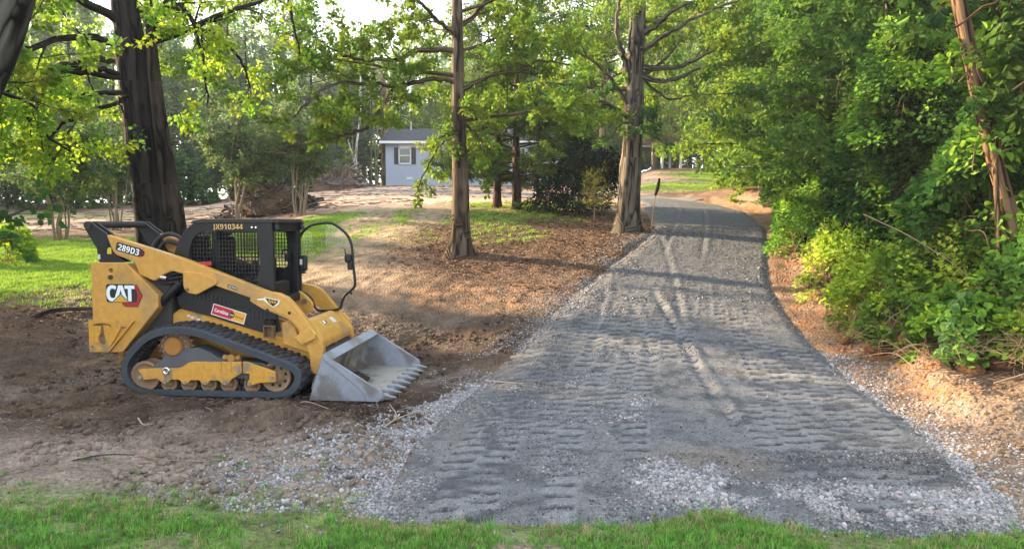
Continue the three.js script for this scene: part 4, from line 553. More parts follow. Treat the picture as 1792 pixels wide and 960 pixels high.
class Leaves {
  constructor() { this.p = []; this.c = []; this.i = []; this.wide = []; }
  // a folded leaf from b along d (unit) with width w; n is roughly its upper side
  add(b, d, n, L, w, c, broad = false) {
    let sx = d.y * n.z - d.z * n.y, sy = d.z * n.x - d.x * n.z, sz = d.x * n.y - d.y * n.x; const m = 1 / (Math.hypot(sx, sy, sz) || 1); sx *= m; sy *= m; sz *= m;
    const ux = sy * d.z - sz * d.y, uy = sz * d.x - sx * d.z, uz = sx * d.y - sy * d.x, o = this.p.length / 3, f = 0.28 * w, P = this.p;
    const at = (t, s, h) => P.push(b.x + d.x * L * t + sx * w * s + ux * h, b.y + d.y * L * t + sy * w * s + uy * h, b.z + d.z * L * t + sz * w * s + uz * h);
    if (broad) { this.wide.push([o, this.i.length, L, w]); at(0, 0, 0); at(0.22, 0.95, f); at(0.7, 0.75, f); at(1, 0, -f); at(0.7, -0.75, f); at(0.22, -0.95, f); this.i.push(o, o + 1, o + 2, o, o + 2, o + 3, o, o + 3, o + 4, o, o + 4, o + 5); for (let k = 0; k < 6; k++) this.c.push(c[0], c[1], c[2]); }
    else { at(0, 0, 0); at(0.5, 1, f); at(1, 0, 0); at(0.5, -1, f); this.i.push(o, o + 1, o + 2, o, o + 2, o + 3); for (let k = 0; k < 4; k++) this.c.push(c[0], c[1], c[2]); }
  }
  single(parent, n) { // the n broad leaves nearest the road become leaves of their own
    const eye = camera.position.clone().sub(parent.position), P = this.p, at3 = (k) => V(P[k * 3], P[k * 3 + 1], P[k * 3 + 2]);
    const near = this.wide.map((w) => [at3(w[0]).distanceTo(eye), w]).filter(([, w]) => { const q = at3(w[0]).add(parent.position).sub(camera.position); return q.x / -q.z < 0.72 && q.y / -q.z < 0.33; }).sort((a, b) => a[0] - b[0]).slice(0, n), gone = new Set(), m4 = new THREE.Matrix4();
    for (const [, [o, i0, L, w]] of near) {
      const b = at3(o), z = at3(o + 3).sub(b).normalize(), s = at3(o + 1).sub(at3(o + 5)).normalize(), y = V().crossVectors(z, s).normalize(); s.crossVectors(y, z).normalize();
      const m = part('leaf', unitLeaf(), leafTone(this.c[o * 3 + 1]), parent); m.matrixAutoUpdate = false;
      m.matrix.copy(m4.makeBasis(s.multiplyScalar(w), y.multiplyScalar(w), z.multiplyScalar(L)).setPosition(b)); for (let k = 0; k < 12; k++) gone.add(i0 + k);
    }
    this.i = this.i.filter((_, k) => !gone.has(k));
  }
  build(name, mat, parent, label) { const g = new THREE.BufferGeometry(); g.setAttribute('position', new THREE.Float32BufferAttribute(this.p, 3)); g.setAttribute('color', new THREE.Float32BufferAttribute(this.c, 3)); g.setIndex(this.i); const m = part(name, g, mat, parent, { kind: 'stuff' }); if (label) m.userData.label = label; return m; }
}
let unitG = null; const tones = new Map();
function unitLeaf() { if (!unitG) { unitG = new THREE.BufferGeometry(); unitG.setAttribute('position', new THREE.Float32BufferAttribute([0, 0, 0, 0.95, 0.28, 0.22, 0.75, 0.28, 0.7, 0, -0.28, 1, -0.75, 0.28, 0.7, -0.95, 0.28, 0.22], 3)); unitG.setIndex([0, 1, 2, 0, 2, 3, 0, 3, 4, 0, 4, 5]); } return unitG; }
function leafTone(g) { const k = clamp(Math.round(g / 0.06), 1, 8); if (!tones.has(k)) tones.set(k, new THREE.MeshPhysicalMaterial({ color: rgb(k * 0.06 * 0.52, k * 0.06, k * 0.06 * 0.15), side: THREE.DoubleSide, flatShading: true, roughness: 0.95, transmission: 0.4, thickness: 0, specularIntensity: 0.12 })); return tones.get(k); }
const curve = (pts, n) => new THREE.CatmullRomCurve3(pts, false, 'centripetal').getPoints(n);
const dirRand = (up = 0) => { const a = rr(0, 6.28318), y = rr(-1, 1), r = Math.sqrt(1 - y * y); return V(r * Math.cos(a), y + up, r * Math.sin(a)).normalize(); };
const tint = (pal) => { const a = pal[(rnd() * pal.length) | 0], v = rr(0.75, 1.25); return [a[0] * v * rr(0.84, 1.08), a[1] * v, a[2] * v * rr(0.5, 0.8)]; };
// leaves along a twig
function dress(L, pts, sp, t0 = 0.15) {
  const q = V(), d = V(), n = V(); let len = 0; for (let i = 1; i < pts.length; i++) len += pts[i].distanceTo(pts[i - 1]);
  const cnt = Math.max(2, Math.round(len * sp.density * rr(0.7, 1.3))), base = tint(sp.pal);
  for (let k = 0; k < cnt; k++) {
    const t = t0 + (1 - t0) * Math.pow(rnd(), 0.8), x = t * (pts.length - 1), i = Math.min(pts.length - 2, Math.floor(x)); q.lerpVectors(pts[i], pts[i + 1], x - i); d.subVectors(pts[i + 1], pts[i]).normalize();
    n.copy(dirRand()); d.multiplyScalar(0.55).add(n).add(V(0, -sp.droop, 0)).normalize(); q.addScaledVector(n, sp.off * rnd());
    const up = sp.flat ? V(rr(-0.5, 0.5), 1, rr(-0.5, 0.5)) : dirRand(0.7), own = rr(0.8, 1.22), lw = rr(0.7, 1.25);
    L.add(q, d, up, sp.len * lw, sp.wid * lw, [base[0] * own, base[1] * own, base[2] * own], sp.broad);
  }
}
function wander(p, dir, len, bend, up, n = 5) { const o = [p.clone()], d = dir.clone(), q = p.clone(); for (let i = 0; i < n; i++) { d.add(dirRand().multiplyScalar(bend)).add(V(0, up, 0)).normalize(); q.addScaledVector(d, len / n); o.push(q.clone()); } return o; }
// branches of a limb: lesser branches, then leafy twigs
function ramify(W, L, pts, r0, sp, level = 0, from = 0.25) {
  let len = 0; for (let i = 1; i < pts.length; i++) len += pts[i].distanceTo(pts[i - 1]);
  const step = sp.step * (level ? 0.6 : 1), cnt = Math.max(2, Math.round(len * (1 - from) / step));
  for (let k = 0; k < cnt; k++) {
    const t = from + (1 - from) * (k + rnd()) / cnt, x = Math.min(t, 0.999) * (pts.length - 1), i = Math.floor(x), p = V().lerpVectors(pts[i], pts[i + 1], x - i), ax = V().subVectors(pts[i + 1], pts[i]).normalize();
    const side = dirRand(); side.addScaledVector(ax, -side.dot(ax)); side.y *= sp.planar; side.normalize();
    const d = side.multiplyScalar(0.9).addScaledVector(ax, rr(0.3, 0.9)).add(V(0, sp.lift, 0)).normalize(), l = Math.min(sp.maxTwig, len * sp.ratio * (1.15 - 0.6 * t) * rr(0.6, 1.3));
    if (level < sp.levels && l > 0.35) { const b = wander(p, d, l, 0.22, sp.trop, 5), r = Math.max(0.005, r0 * (1 - 0.6 * t) * 0.42); W.tube(b, (s) => r * (1 - 0.75 * s), 5); ramify(W, L, b, r, sp, level + 1, 0.15); dress(L, b.slice(2), sp); }
    else { const b = wander(p, d, rr(0.55, 1.2) * sp.twig, 0.3, sp.trop * 0.6 - sp.droop * 0.15, 3); if (sp.wood !== 0) W.tube(b, (s) => sp.twigR * (1 - 0.7 * s), 3); dress(L, b, sp); }
  }
}
const SPEC = { density: 62, droop: 0.25, off: 0.1, len: 0.12, wid: 0.036, flat: false, broad: false, step: 0.34, planar: 0.55, lift: 0.15, ratio: 0.42, maxTwig: 2.2, levels: 1, trop: 0.04, twig: 0.5, twigR: 0.006, pal: [[0.085, 0.14, 0.03], [0.07, 0.125, 0.03], [0.11, 0.16, 0.03]] };
const limbPts = (l, n) => curve(l.map((p) => V(...p)), n || Math.max(6, l.length * 4));
function makeTree(o, t) { // t: {trunks:[{pts:[[x,y,z]..], r0, r1, flare, mat}], limbs:[{pts, r}], sp, auto}
  const sp = { ...SPEC, ...t.sp }, L = new Leaves(); let first = null;
  for (const k of t.trunks) {
    const W = new Wood(), pts = limbPts(k.pts, 40), fl = k.flare ?? 0.6;
    W.tube(pts, (s) => mix(k.r0, k.r1, Math.pow(s, k.pow ?? 0.85)), k.r0 > 0.15 ? 22 : k.r0 > 0.05 ? 12 : 8, fl ? (y, a) => fl * Math.exp(-y / (k.flareH ?? 0.35)) * (1 + 0.45 * Math.sin(a * 5 + 1) + 0.3 * Math.sin(a * 3 + 2.2)) : null, k.r0 > 0.12 ? 0.22 : 0.1);
    const m = W.build('trunk', k.mat || t.mat, o); if (k.label) m.userData.label = k.label; first = first || m; k.curve = pts;
  }
  const LW = new Wood();
  for (const l of t.limbs || []) {
    const pts = limbPts(l.pts, Math.max(8, l.pts.length * 5)); for (let i = 1; i < pts.length; i++) pts[i].add(dirRand().multiplyScalar(0.03));
    const W = l.own ? new Wood() : LW; W.tube(pts, (s) => l.r * (1 - 0.8 * s) + 0.006, 8, null, 0.1); if (l.own) W.build('limb', t.mat, o);
    ramify(LW, L, pts, l.r, l.sp ? { ...sp, ...l.sp } : sp, l.level ?? 0, l.from ?? 0.2);
  }
  const a = t.auto;
  if (a) for (let k = 0; k < a.n; k++) { // limbs spread up the trunk
    const s = (k + rnd()) / a.n, tr = t.trunks[a.trunk ?? 0].curve, f = mix(a.from, a.to ?? 1, s), x = Math.min(0.998, f) * (tr.length - 1), i = Math.floor(x), p = V().lerpVectors(tr[i], tr[i + 1], x - i), az = k * 2.39996 + rr(-0.5, 0.5), R = a.reach(s) * rr(0.75, 1.2), el = a.rise(s) + rr(-0.15, 0.15);
    if (a.keep && !a.keep(az, s)) continue;
    const d = V(Math.cos(az) * Math.cos(el), Math.sin(el), Math.sin(az) * Math.cos(el)), pts = wander(p, d, R, a.bend ?? 0.12, a.up ?? 0.02, 8), r = (a.r ?? 0.06) * (1 - 0.65 * s) * Math.min(1, R / 2.2);
    LW.tube(pts, (q) => r * (1 - 0.85 * q) + 0.004, 6); ramify(LW, L, pts, r, sp, a.level ?? 0, a.bare ?? 0.2); dress(L, pts.slice(-3), sp);
  }
  if (LW.p.length) { const m = LW.build('branches', t.twigMat || t.mat, o); m.userData.kind = 'stuff'; }
  if (t.single) L.single(o, t.single); if (L.p.length) L.build('crown', t.leaf || thinLeaf, o); t.count = L.i.length / 3;
  return o;
}
const leafTotals = [];
const at = (x, z) => [x, groundY(x, z, false) - 0.05, z];
const lime = [[0.28, 0.40, 0.04], [0.21, 0.34, 0.045], [0.33, 0.42, 0.04], [0.17, 0.29, 0.045]], mid = [[0.15, 0.25, 0.045], [0.11, 0.20, 0.045], [0.18, 0.28, 0.045], [0.20, 0.27, 0.04]], deep = [[0.06, 0.14, 0.05], [0.05, 0.12, 0.045], [0.085, 0.165, 0.045]], soft = [[0.115, 0.185, 0.14], [0.09, 0.155, 0.125], [0.145, 0.205, 0.13]], cedar = [[0.04, 0.075, 0.028], [0.06, 0.095, 0.03], [0.03, 0.06, 0.025]];  // soft: grey-green with the distance haze put into the colour

{ // big dark double trunk behind the machine
  const t = thing('large_tree', 'large dark tree with a double trunk leaning left right behind the yellow machine', 'tree', at(-7.68, -16.6));
  makeTree(t, { mat: darkBark, twigMat: darkBark, trunks: [
    { pts: [[-0.2, -0.2, 0], [-0.27, 0.87, 0], [-0.41, 2.26, 0], [-0.57, 3.75, 0], [-0.68, 5.23, 0], [-0.79, 6.2, 0], [-1.1, 9.4, 0], [-1.2, 12, 0.2]], r0: 0.40, r1: 0.2, flare: 0.5, pow: 1.2 },
    { pts: [[0.25, -0.2, 0], [0.2, 0.99, 0], [0.06, 2.26, 0], [-0.05, 3.49, 0.1], [-0.13, 4.72, 0.12], [-0.13, 5.4, 0.14]], r0: 0.33, r1: 0.085, flare: 0.5, pow: 0.6, mat: barkMat(0.034, 0.026, 0.02) },
    { pts: [[-0.13, 5.2, 0.14], [-0.2, 5.93, 0.12], [-0.41, 6.89, 0.1], [-0.7, 9, 0]], r0: 0.11, r1: 0.05, flare: 0 }],
    limbs: [
      { pts: [[-0.13, 5.2, 0.14], [0.1, 5.66, 0.2], [0.33, 5.93, 0.3], [0.69, 6.52, 0.5], [1.2, 7.6, 0.6]], r: 0.1, own: 1, from: 0.7, sp: { pal: lime } },
      { pts: [[0.33, 5.85, 0.3], [0.91, 5.52, 0.8], [1.22, 5.21, 1], [1.5, 4.6, 1.3]], r: 0.05, own: 1, sp: { pal: lime, density: 55 } },
      { pts: [[-0.67, 4.31, 0], [-0.91, 4.39, 0.6], [-1.16, 4.31, 1.2], [-1.36, 4.03, 2], [-1.35, 3.67, 2.8], [-1.3, 3.3, 3.5], [-1.5, 2.65, 4.1], [-1.7, 2.2, 4.4]], r: 0.06, own: 1, from: 0.5, sp: { pal: lime, droop: 0.5, trop: -0.04 } },
      { pts: [[-0.75, 4.3, 0.3], [-1.5, 4.2, 1.3], [-1.6, 3.4, 2.2], [-1.1, 2.9, 2.6], [-0.5, 2.5, 2.7]], r: 0.06, from: 0.35, sp: { pal: lime, droop: 0.5, trop: -0.04 } },
      { pts: [[-0.75, 4.0, 0.2], [-1.7, 3.7, 1.0], [-2.4, 3.2, 1.7], [-2.7, 2.6, 2.0]], r: 0.05, from: 0.3, sp: { pal: lime, droop: 0.5, trop: -0.04 } },
      { pts: [[-0.7, 3.9, 0.1], [-1.3, 3.4, 0.9], [-1.6, 2.9, 1.5], [-1.4, 2.4, 1.7]], r: 0.045, from: 0.35, sp: { pal: lime, droop: 0.5, trop: -0.04 } },
      { pts: [[-0.62, 4.62, 0], [-1.49, 4.85, -0.5], [-2.83, 4.82, -1], [-3.97, 4.39, -1.5], [-5, 3.7, -1.8]], r: 0.09, own: 1, sp: { pal: lime } },
      { pts: [[-0.7, 5.0, 0], [-1.5, 5.1, 0.6], [-2.6, 4.4, 1.2], [-3.4, 3.3, 1.6], [-3.8, 2.2, 1.8]], r: 0.08, from: 0.3, sp: { pal: lime, droop: 0.5, trop: -0.06 } },
      { pts: [[-0.69, 5.47, 0], [-1.6, 5.9, 1], [-2.8, 6.0, 2], [-4, 5.4, 2.6]], r: 0.1, sp: { pal: mid } },
      { pts: [[-0.6, 3.9, 0.3], [-0.5, 3.7, 0.9], [-0.2, 3.3, 1.2], [0.1, 2.7, 1.3]], r: 0.02, from: 0.5, level: 1, sp: { pal: deep, step: 0.6, density: 24 } },
      { pts: [[0.22, 5.9, 0.2], [0.9, 5.6, 0.8], [1.3, 4.7, 1.0], [1.45, 3.6, 1.1]], r: 0.05, from: 0.15, sp: { pal: lime, droop: 0.5, trop: -0.05 } },
      { pts: [[0.1, 5.4, -0.2], [0.8, 5.5, -0.6], [1.4, 4.9, -1.0], [1.6, 4.0, -1.2]], r: 0.05, from: 0.15, sp: { pal: lime, droop: 0.4 } },
      { pts: [[0.22, 5.78, 0.2], [1.91, 6.5, 1.2], [3.0, 6.2, 2.0], [3.5, 5.3, 2.4], [3.75, 4.3, 2.5]], r: 0.06, own: 1, from: 0.6, level: 1, sp: { pal: lime, droop: 0.45, trop: -0.04, density: 42 } },],
    auto: { n: 12, from: 0.55, reach: (s) => 4.4 * (1 - 0.5 * s), rise: (s) => 0.3 + 0.5 * s, r: 0.1, keep: (a) => Math.sin(a) < 0.1 }, sp: { len: 0.105, wid: 0.037, pal: mid, density: 60 } });
}
{ // leaning trunk in the near top corner
  const t = thing('near_tree', 'nearest dark tree whose leaning trunk cuts the corner above the far lawn', 'tree', at(-6.9, -7.2));
  makeTree(t, { mat: barkMat(0.105, 0.098, 0.092, 1.2), trunks: [{ pts: [[0, -0.2, 0], [0.6, 1.4, 0], [1.42, 3.0, 0], [2.15, 4.5, 0.05], [3.0, 6.4, 0.2], [3.6, 8.4, 0.3]], r0: 0.42, r1: 0.2, flare: 0.4, pow: 1.2 }],
    limbs: [{ pts: [[2.4, 5.0, 0], [1.2, 5.6, -1.4], [0.0, 5.2, -3.0], [-0.6, 4.5, -4.4]], r: 0.07, from: 0.4, sp: { pal: mid } }, { pts: [[1.2, 2.6, 0], [0.2, 3.6, -1.6], [-0.5, 4.1, -3.2], [-0.5, 3.9, -4.6]], r: 0.07, from: 0.4, sp: { pal: mid } },
      { pts: [[0.5, 1.3, 0], [0.6, 2.0, -1.2], [0.9, 2.35, -2.2]], r: 0.03, from: 0.4, sp: { pal: deep, broad: true, len: 0.11, wid: 0.05, density: 16 } }],
    auto: { n: 9, from: 0.8, reach: (s) => 3.2, rise: () => 0.6, r: 0.09, keep: (a) => Math.cos(a) < 0.3 || Math.sin(a) > 0.3 }, sp: { len: 0.12, wid: 0.042, pal: mid, step: 0.5 } });
}
{ // oak in the middle
  const t = thing('oak_tree', 'straight oak standing in leaf litter midway between the machine and the driveway', 'tree', at(-1.24, -17.75));
  const sp = { pal: [[0.16, 0.25, 0.045], [0.12, 0.20, 0.045], [0.18, 0.28, 0.045], [0.20, 0.27, 0.04]], len: 0.105, wid: 0.036, density: 98 };
  makeTree(t, { mat: oakBark, trunks: [{ pts: [[0, -0.15, 0], [0.02, 1.15, 0], [-0.01, 2.63, 0], [-0.03, 3.96, 0], [-0.04, 5.66, 0], [-0.06, 7.22, 0], [0, 10, 0]], r0: 0.24, r1: 0.07, flare: 0.9, flareH: 0.28, pow: 1.0 }],
    limbs: [
      { pts: [[-0.1, 4.8, 0], [-0.79, 4.72, 0.5], [-1.36, 4.4, 1], [-2.26, 4.35, 1.5], [-2.74, 4.53, 2]], r: 0.065, own: 1, from: 0.4 },
      { pts: [[-0.11, 4.09, 0], [-0.42, 4.1, 0.3], [-1.21, 3.88, 0.8], [-1.53, 3.5, 1.2], [-1.85, 2.9, 1.5], [-2.42, 2.6, 2], [-3.4, 2.36, 2.2]], r: 0.055, own: 1, from: 0.3, sp: { maxTwig: 0.7, droop: 0.1 } },
      { pts: [[-1.25, 3.82, 0.9], [-1.88, 3.79, 1.6], [-2.54, 3.53, 2.4], [-3.1, 2.9, 2.8]], r: 0.04, from: 0.1 },
      { pts: [[0.03, 3.89, 0], [0.64, 4.14, 0.4], [1.48, 4.23, 0.8], [1.79, 4.36, 1], [2.52, 4.19, 1.4]], r: 0.05, own: 1, from: 0.25 },
      { pts: [[-0.04, 5.14, 0], [-0.48, 5.45, 0.3], [-1.02, 5.87, 0.6], [-1.72, 6.12, 1]], r: 0.06, from: 0.2 }, { pts: [[-0.04, 5.27, 0], [0.48, 5.88, -0.3], [1.02, 6.47, -0.5], [1.8, 6.9, -0.5]], r: 0.06, from: 0.2 },
      { pts: [[-0.01, 2.63, 0], [-0.3, 2.7, 0.3], [-0.66, 2.1, 0.8], [-0.95, 1.4, 1]], r: 0.025, from: 0.1, level: 1, sp: { droop: 0.5 } }, { pts: [[0.03, 3.16, 0], [0.51, 2.71, 0.5], [0.72, 2.04, 0.8]], r: 0.025, from: 0.1, level: 1, sp: { droop: 0.5 } },
      { pts: [[-0.02, 2.9, 0.1], [-0.3, 2.8, 0.4], [-0.6, 2.5, 0.5]], r: 0.02, from: 0.1, level: 1 }, { pts: [[-0.02, 2.4, 0.1], [0.35, 2.3, 0.3], [0.6, 1.9, 0.4]], r: 0.015, from: 0.3, level: 1 }, { pts: [[0, 3.3, 0.1], [0.05, 3.5, 0.5], [0.3, 3.3, 0.9]], r: 0.02, from: 0.1, level: 1 },
      { pts: [[-0.04, 3.69, 0], [0.3, 3.58, -1], [1.0, 3.58, -2]], r: 0.045, from: 0.25 }],
    auto: { n: 18, from: 0.40, to: 0.98, reach: (s) => 2.9 * (1 - 0.45 * s), rise: (s) => 0.05 + 0.5 * s, r: 0.055, keep: (a) => Math.sin(a) < 0.45 }, sp });
}
{ // big oak at the bend
  const t = thing('oak_tree', 'thickest oak, at the left edge of the driveway bend with dark crooked limbs', 'tree', at(3.2, -20.7));
  const sp = { pal: mid, len: 0.105, wid: 0.036, density: 92 };
  makeTree(t, { mat: greyBark, trunks: [{ pts: [[-0.02, -0.15, 0], [0.03, 0.87, 0], [0.08, 1.96, 0], [0.13, 3.21, 0], [0.18, 4.75, 0], [0.22, 6.27, 0], [0.25, 8.08, 0], [0.3, 11, 0]], r0: 0.37, r1: 0.16, flare: 0.42, flareH: 0.3, pow: 0.8 }],
    limbs: [
      { pts: [[0.23, 4.56, 0], [0.67, 4.44, 0.3], [1.37, 4.47, 0.6], [2.02, 4.75, 1], [2.67, 4.73, 1.3]], r: 0.085, own: 1, from: 0.5 }, { pts: [[0.23, 4.32, 0], [0.97, 4.09, 0.4], [1.9, 4.41, 0.9], [2.43, 4.26, 1.4]], r: 0.075, own: 1, from: 0.5 },
      { pts: [[0.25, 5.36, 0], [0.68, 5.61, 0.2], [1.17, 5.98, 0.4], [1.57, 6.1, 0.6]], r: 0.11, own: 1, from: 0.6 }, { pts: [[0.26, 4.9, 0], [1.07, 5.41, 0.2], [1.9, 5.85, 0.4], [2.9, 6.21, 0.6]], r: 0.07, own: 1, from: 0.5 },
      { pts: [[0.02, 4.06, 0.1], [-0.22, 4.76, 0.4], [-0.43, 5.41, 0.5], [-0.36, 6.13, 0.6], [-0.23, 7.01, 0.6]], r: 0.085, own: 1, from: 0.7 }, { pts: [[0.03, 4.29, 0.1], [-0.06, 5.24, 0.5], [-0.03, 6.1, 0.6]], r: 0.05, own: 1, from: 0.6 },
      { pts: [[0.09, 3.05, 0], [-0.59, 3.42, 0.6], [-1.4, 3.47, 1.2], [-2.31, 3.12, 1.6]], r: 0.07, from: 0.2, sp: { pal: deep } }, { pts: [[0.09, 3.36, 0], [-0.74, 4.34, 0.5], [-1.69, 4.82, 1], [-2.74, 5.02, 1.4]], r: 0.06, from: 0.25 },
      { pts: [[0.09, 2.9, 0.3], [0.39, 2.66, 0.7], [0.85, 2.33, 1]], r: 0.03, from: 0.1, level: 1, sp: { pal: deep } }, { pts: [[0.09, 2.98, 0.3], [-0.3, 2.9, 0.8], [-0.6, 2.5, 1]], r: 0.03, from: 0.1, level: 1, sp: { pal: deep } }, { pts: [[0.1, 3.2, 0.3], [0.2, 3.3, 0.7], [0.5, 2.9, 1]], r: 0.03, from: 0.1, level: 1, sp: { pal: deep } },
      { pts: [[0.2, 4.44, 0], [1.0, 3.7, 0.1], [1.66, 3.76, 0.4], [1.86, 4.13, 0.8]], r: 0.035, from: 0.5, level: 1 }],
    auto: { n: 20, from: 0.36, to: 0.97, reach: (s) => 3.8 * (1 - 0.4 * s), rise: (s) => 0.1 + 0.5 * s, r: 0.08, keep: (a) => Math.sin(a) < 0.3 }, sp });
}
{ // two slim cedars
  const t = thing('cedar_tree', 'left one of two slim dark cedars beyond the straight oak', 'tree', at(-0.55, -27.2), 0, 'slim cedars beyond the oak');
  const sp = { pal: [[0.08, 0.14, 0.045], [0.11, 0.18, 0.045], [0.14, 0.20, 0.045], [0.055, 0.10, 0.04]], len: 0.12, wid: 0.02, density: 115, step: 0.24, planar: 0.3, lift: 0, droop: 0.15, off: 0.08, twig: 0.4 };
  makeTree(t, { mat: barkMat(0.06, 0.04, 0.03), trunks: [{ pts: [[0, -0.1, 0], [0.03, 1.5, 0], [0.02, 4, 0], [0.05, 7.5, 0]], r0: 0.17, r1: 0.05, flare: 0.4, flareH: 0.2 }], leaf: needleMat,
    auto: { n: 34, from: 0.22, to: 0.99, reach: (s) => 2.9 * (1 - 0.55 * s) * (0.5 + 0.5 * ss(0, 0.2, s)), rise: () => 0.02, r: 0.045, level: 0, bare: 0.3 }, sp });
  const c = dup(t, at(0.17, -26.6), 2.1, 'right one of two slim dark cedars beyond the straight oak', 1.06, 'slim cedars beyond the oak');
}
// ── background and woodland kinds ──
function kind(name, label, mk) { const t = thing(name, label, 'tree'); mk(t); scene.remove(t); names.set(name, (names.get(name) || 1) - 1); return t; }
const tallTree = (pal, h, reach, dens, leaf = 0.2, mat = oakBark, conical = false, from = 0.2) => (t) => makeTree(t, { mat, trunks: [{ pts: [[0, -0.4, 0], [rr(-0.2, 0.2), h * 0.3, 0], [rr(-0.4, 0.4), h * 0.65, 0.2], [rr(-0.3, 0.3), h, 0]], r0: 0.012 * h + 0.05, r1: 0.04, flare: 0.3 }],
  auto: { n: conical ? 44 : 30, from, to: 0.99, reach: (s) => reach * (conical ? (1 - 0.85 * s) * (0.6 + 0.4 * ss(0, 0.15, s)) : Math.sqrt(Math.max(0.05, 1 - (s * 1.15 - 0.25) ** 2))), rise: (s) => (conical ? 0.0 : 0.1 + 0.7 * s), r: 0.09, level: 0 },
  sp: { pal, len: leaf, wid: leaf * 0.36, density: dens, step: 0.55, off: 0.3, twig: 0.9, twigR: 0.01, maxTwig: 2.4, droop: 0.2, wood: 0 } });
const KIND = {
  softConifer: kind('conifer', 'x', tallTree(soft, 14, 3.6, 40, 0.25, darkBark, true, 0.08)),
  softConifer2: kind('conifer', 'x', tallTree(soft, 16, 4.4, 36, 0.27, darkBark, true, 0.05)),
  broad: kind('broadleaf_tree', 'x', tallTree(mid, 13, 4.4, 30, 0.24, oakBark, false, 0.12)),
  broad2: kind('broadleaf_tree', 'x', tallTree([[0.19, 0.29, 0.06], [0.24, 0.33, 0.065], [0.15, 0.25, 0.06]], 15, 4.2, 30, 0.24, greyBark, false, 0.18)),
  tall: kind('tall_tree', 'x', tallTree(mid, 18, 4.2, 30, 0.24, oakBark, false, 0.4)),
  low: kind('broadleaf_tree', 'x', tallTree([[0.095, 0.19, 0.04], [0.14, 0.24, 0.04], [0.065, 0.14, 0.04]], 9, 3.4, 75, 0.15, mossBark, false, 0.1)),
};
let placed = 0;
function plant(k, x, z, label, s = 1, group) { const src = KIND[k]; const o = dup(src, [x, groundY(x, z, false) - 0.1, z], hash(placed, 5, 3) * 6.28, label, s, group); placed++; return o; }
const ord = ['first', 'second', 'third', 'fourth', 'fifth', 'sixth', 'seventh', 'eighth', 'ninth', 'tenth', 'eleventh', 'twelfth', 'thirteenth', 'fourteenth', 'fifteenth', 'sixteenth', 'seventeenth', 'eighteenth'];
{ // tree line behind the cleared earth, left to right; haze is in the conifer leaf colour
  const row = [['softConifer2', -43, -46, 1], ['broad', -38, -52, 1], ['softConifer', -34, -49, 1], ['softConifer2', -29, -50, 1], ['broad2', -26, -56, 0.9], ['softConifer', -23, -50, 0.95], ['softConifer2', -20.5, -55, 0.9], ['softConifer', -18, -51, 0.85], ['softConifer2', -15.6, -58, 0.85], ['softConifer', -13.4, -62, 0.8], ['broad', -9.5, -74, 0.85], ['broad2', -4, -78, 0.95], ['broad', 2, -76, 0.95], ['broad2', 8, -74, 0.95]];
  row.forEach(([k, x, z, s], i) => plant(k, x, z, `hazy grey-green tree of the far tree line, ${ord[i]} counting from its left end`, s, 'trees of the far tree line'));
  const back = [[-52, -58], [-46, -64], [-39, -66], [-33, -63], [-27, -68], [-21, -70], [-15, -76], [-9, -88], [0, -90], [10, -88], [20, -84], [30, -76]];
  back.forEach(([x, z], i) => plant(['broad', 'softConifer2', 'broad2', 'softConifer'][i % 4], x, z, `pale tree in the rearmost row of woodland, ${ord[i]} from its left end`, 1.0 + 0.1 * (i % 3), 'rearmost row of trees'));
  const leftWood = [[-27, -30], [-31, -25], [-33, -37], [-37, -31], [-24, -40], [-29, -43], [-40, -24], [-34, -18], [-42, -38]];
  leftWood.forEach(([x, z], i) => plant(['broad', 'low', 'broad2', 'low'][i % 4], x, z, `tree of the wood at the left rim of the lawn, ${ord[i]} of its trees`, 0.48 + 0.06 * (i % 3), 'trees of the wood beyond the lawn'));
  [[-15.5, -12.6, 0.6, 'low'], [-21.5, -13, 0.8, 'low'], [-17, -7.5, 0.8, 'broad'], [-20, -16.3, 0.85, 'low'], [-26, -17, 0.75, 'broad'], [-31, -19, 0.9, 'broad'], [-27, -13.5, 1.0, 'broad'], [-36, -18, 1.0, 'broad']].forEach(([x, z, s, kd], i) => plant(kd, x, z, `unseen tree added for its shade left of the near leaning tree, ${ord[i]} counted`, s, 'trees added out of view at left for shade'));  // unseen trees added to keep the low sun off the machine and drive
}
{ // woodland behind the bend and right of the drive
  const mids = [[5.5, -46, 'tall'], [11, -58, 'broad2'], [16, -62, 'broad'], [20, -55, 'tall'], [22, -46, 'broad2'], [13.5, -70, 'tall'], [24, -62, 'broad'], [17.5, -48, 'tall'], [26, -38, 'broad'], [29, -50, 'broad2'], [12.5, -73, 'low'], [16.5, -76, 'low'], [9.5, -79, 'low']];
  mids.forEach(([x, z, k], i) => plant(k, x, z, `bright green tree behind the driveway bend, ${ord[i]} of the trees round the open shelter`, 0.9 + 0.06 * (i % 4), 'trees behind the driveway bend'));
  const right = [[10.2, -23.5, 'low', 1], [11.5, -28, 'broad', 0.85], [12.5, -33, 'low', 1.1], [9.4, -18.4, 'low', 0.92], [13.5, -20, 'tall', 0.9], [15, -25, 'broad2', 0.9], [11.6, -14.5, 'broad', 0.8], [14.5, -16, 'tall', 0.85], [17, -30, 'tall', 0.95], [10.4, -11.5, 'low', 1.0], [13.6, -10.5, 'broad2', 0.8], [17, -12.5, 'broad', 0.9], [18.5, -19, 'broad', 1], [20, -25, 'tall', 1], [21, -34, 'broad2', 1], [14.6, -37.5, 'low', 1.1], [16, -6, 'broad', 0.9], [19, -40, 'tall', 1]];
  right.forEach(([x, z, k, s], i) => plant(k, x, z, `leafy green tree in the thick wood right of the driveway, ${ord[i]} of its trees`, s, 'trees of the wood right of the driveway'));
}

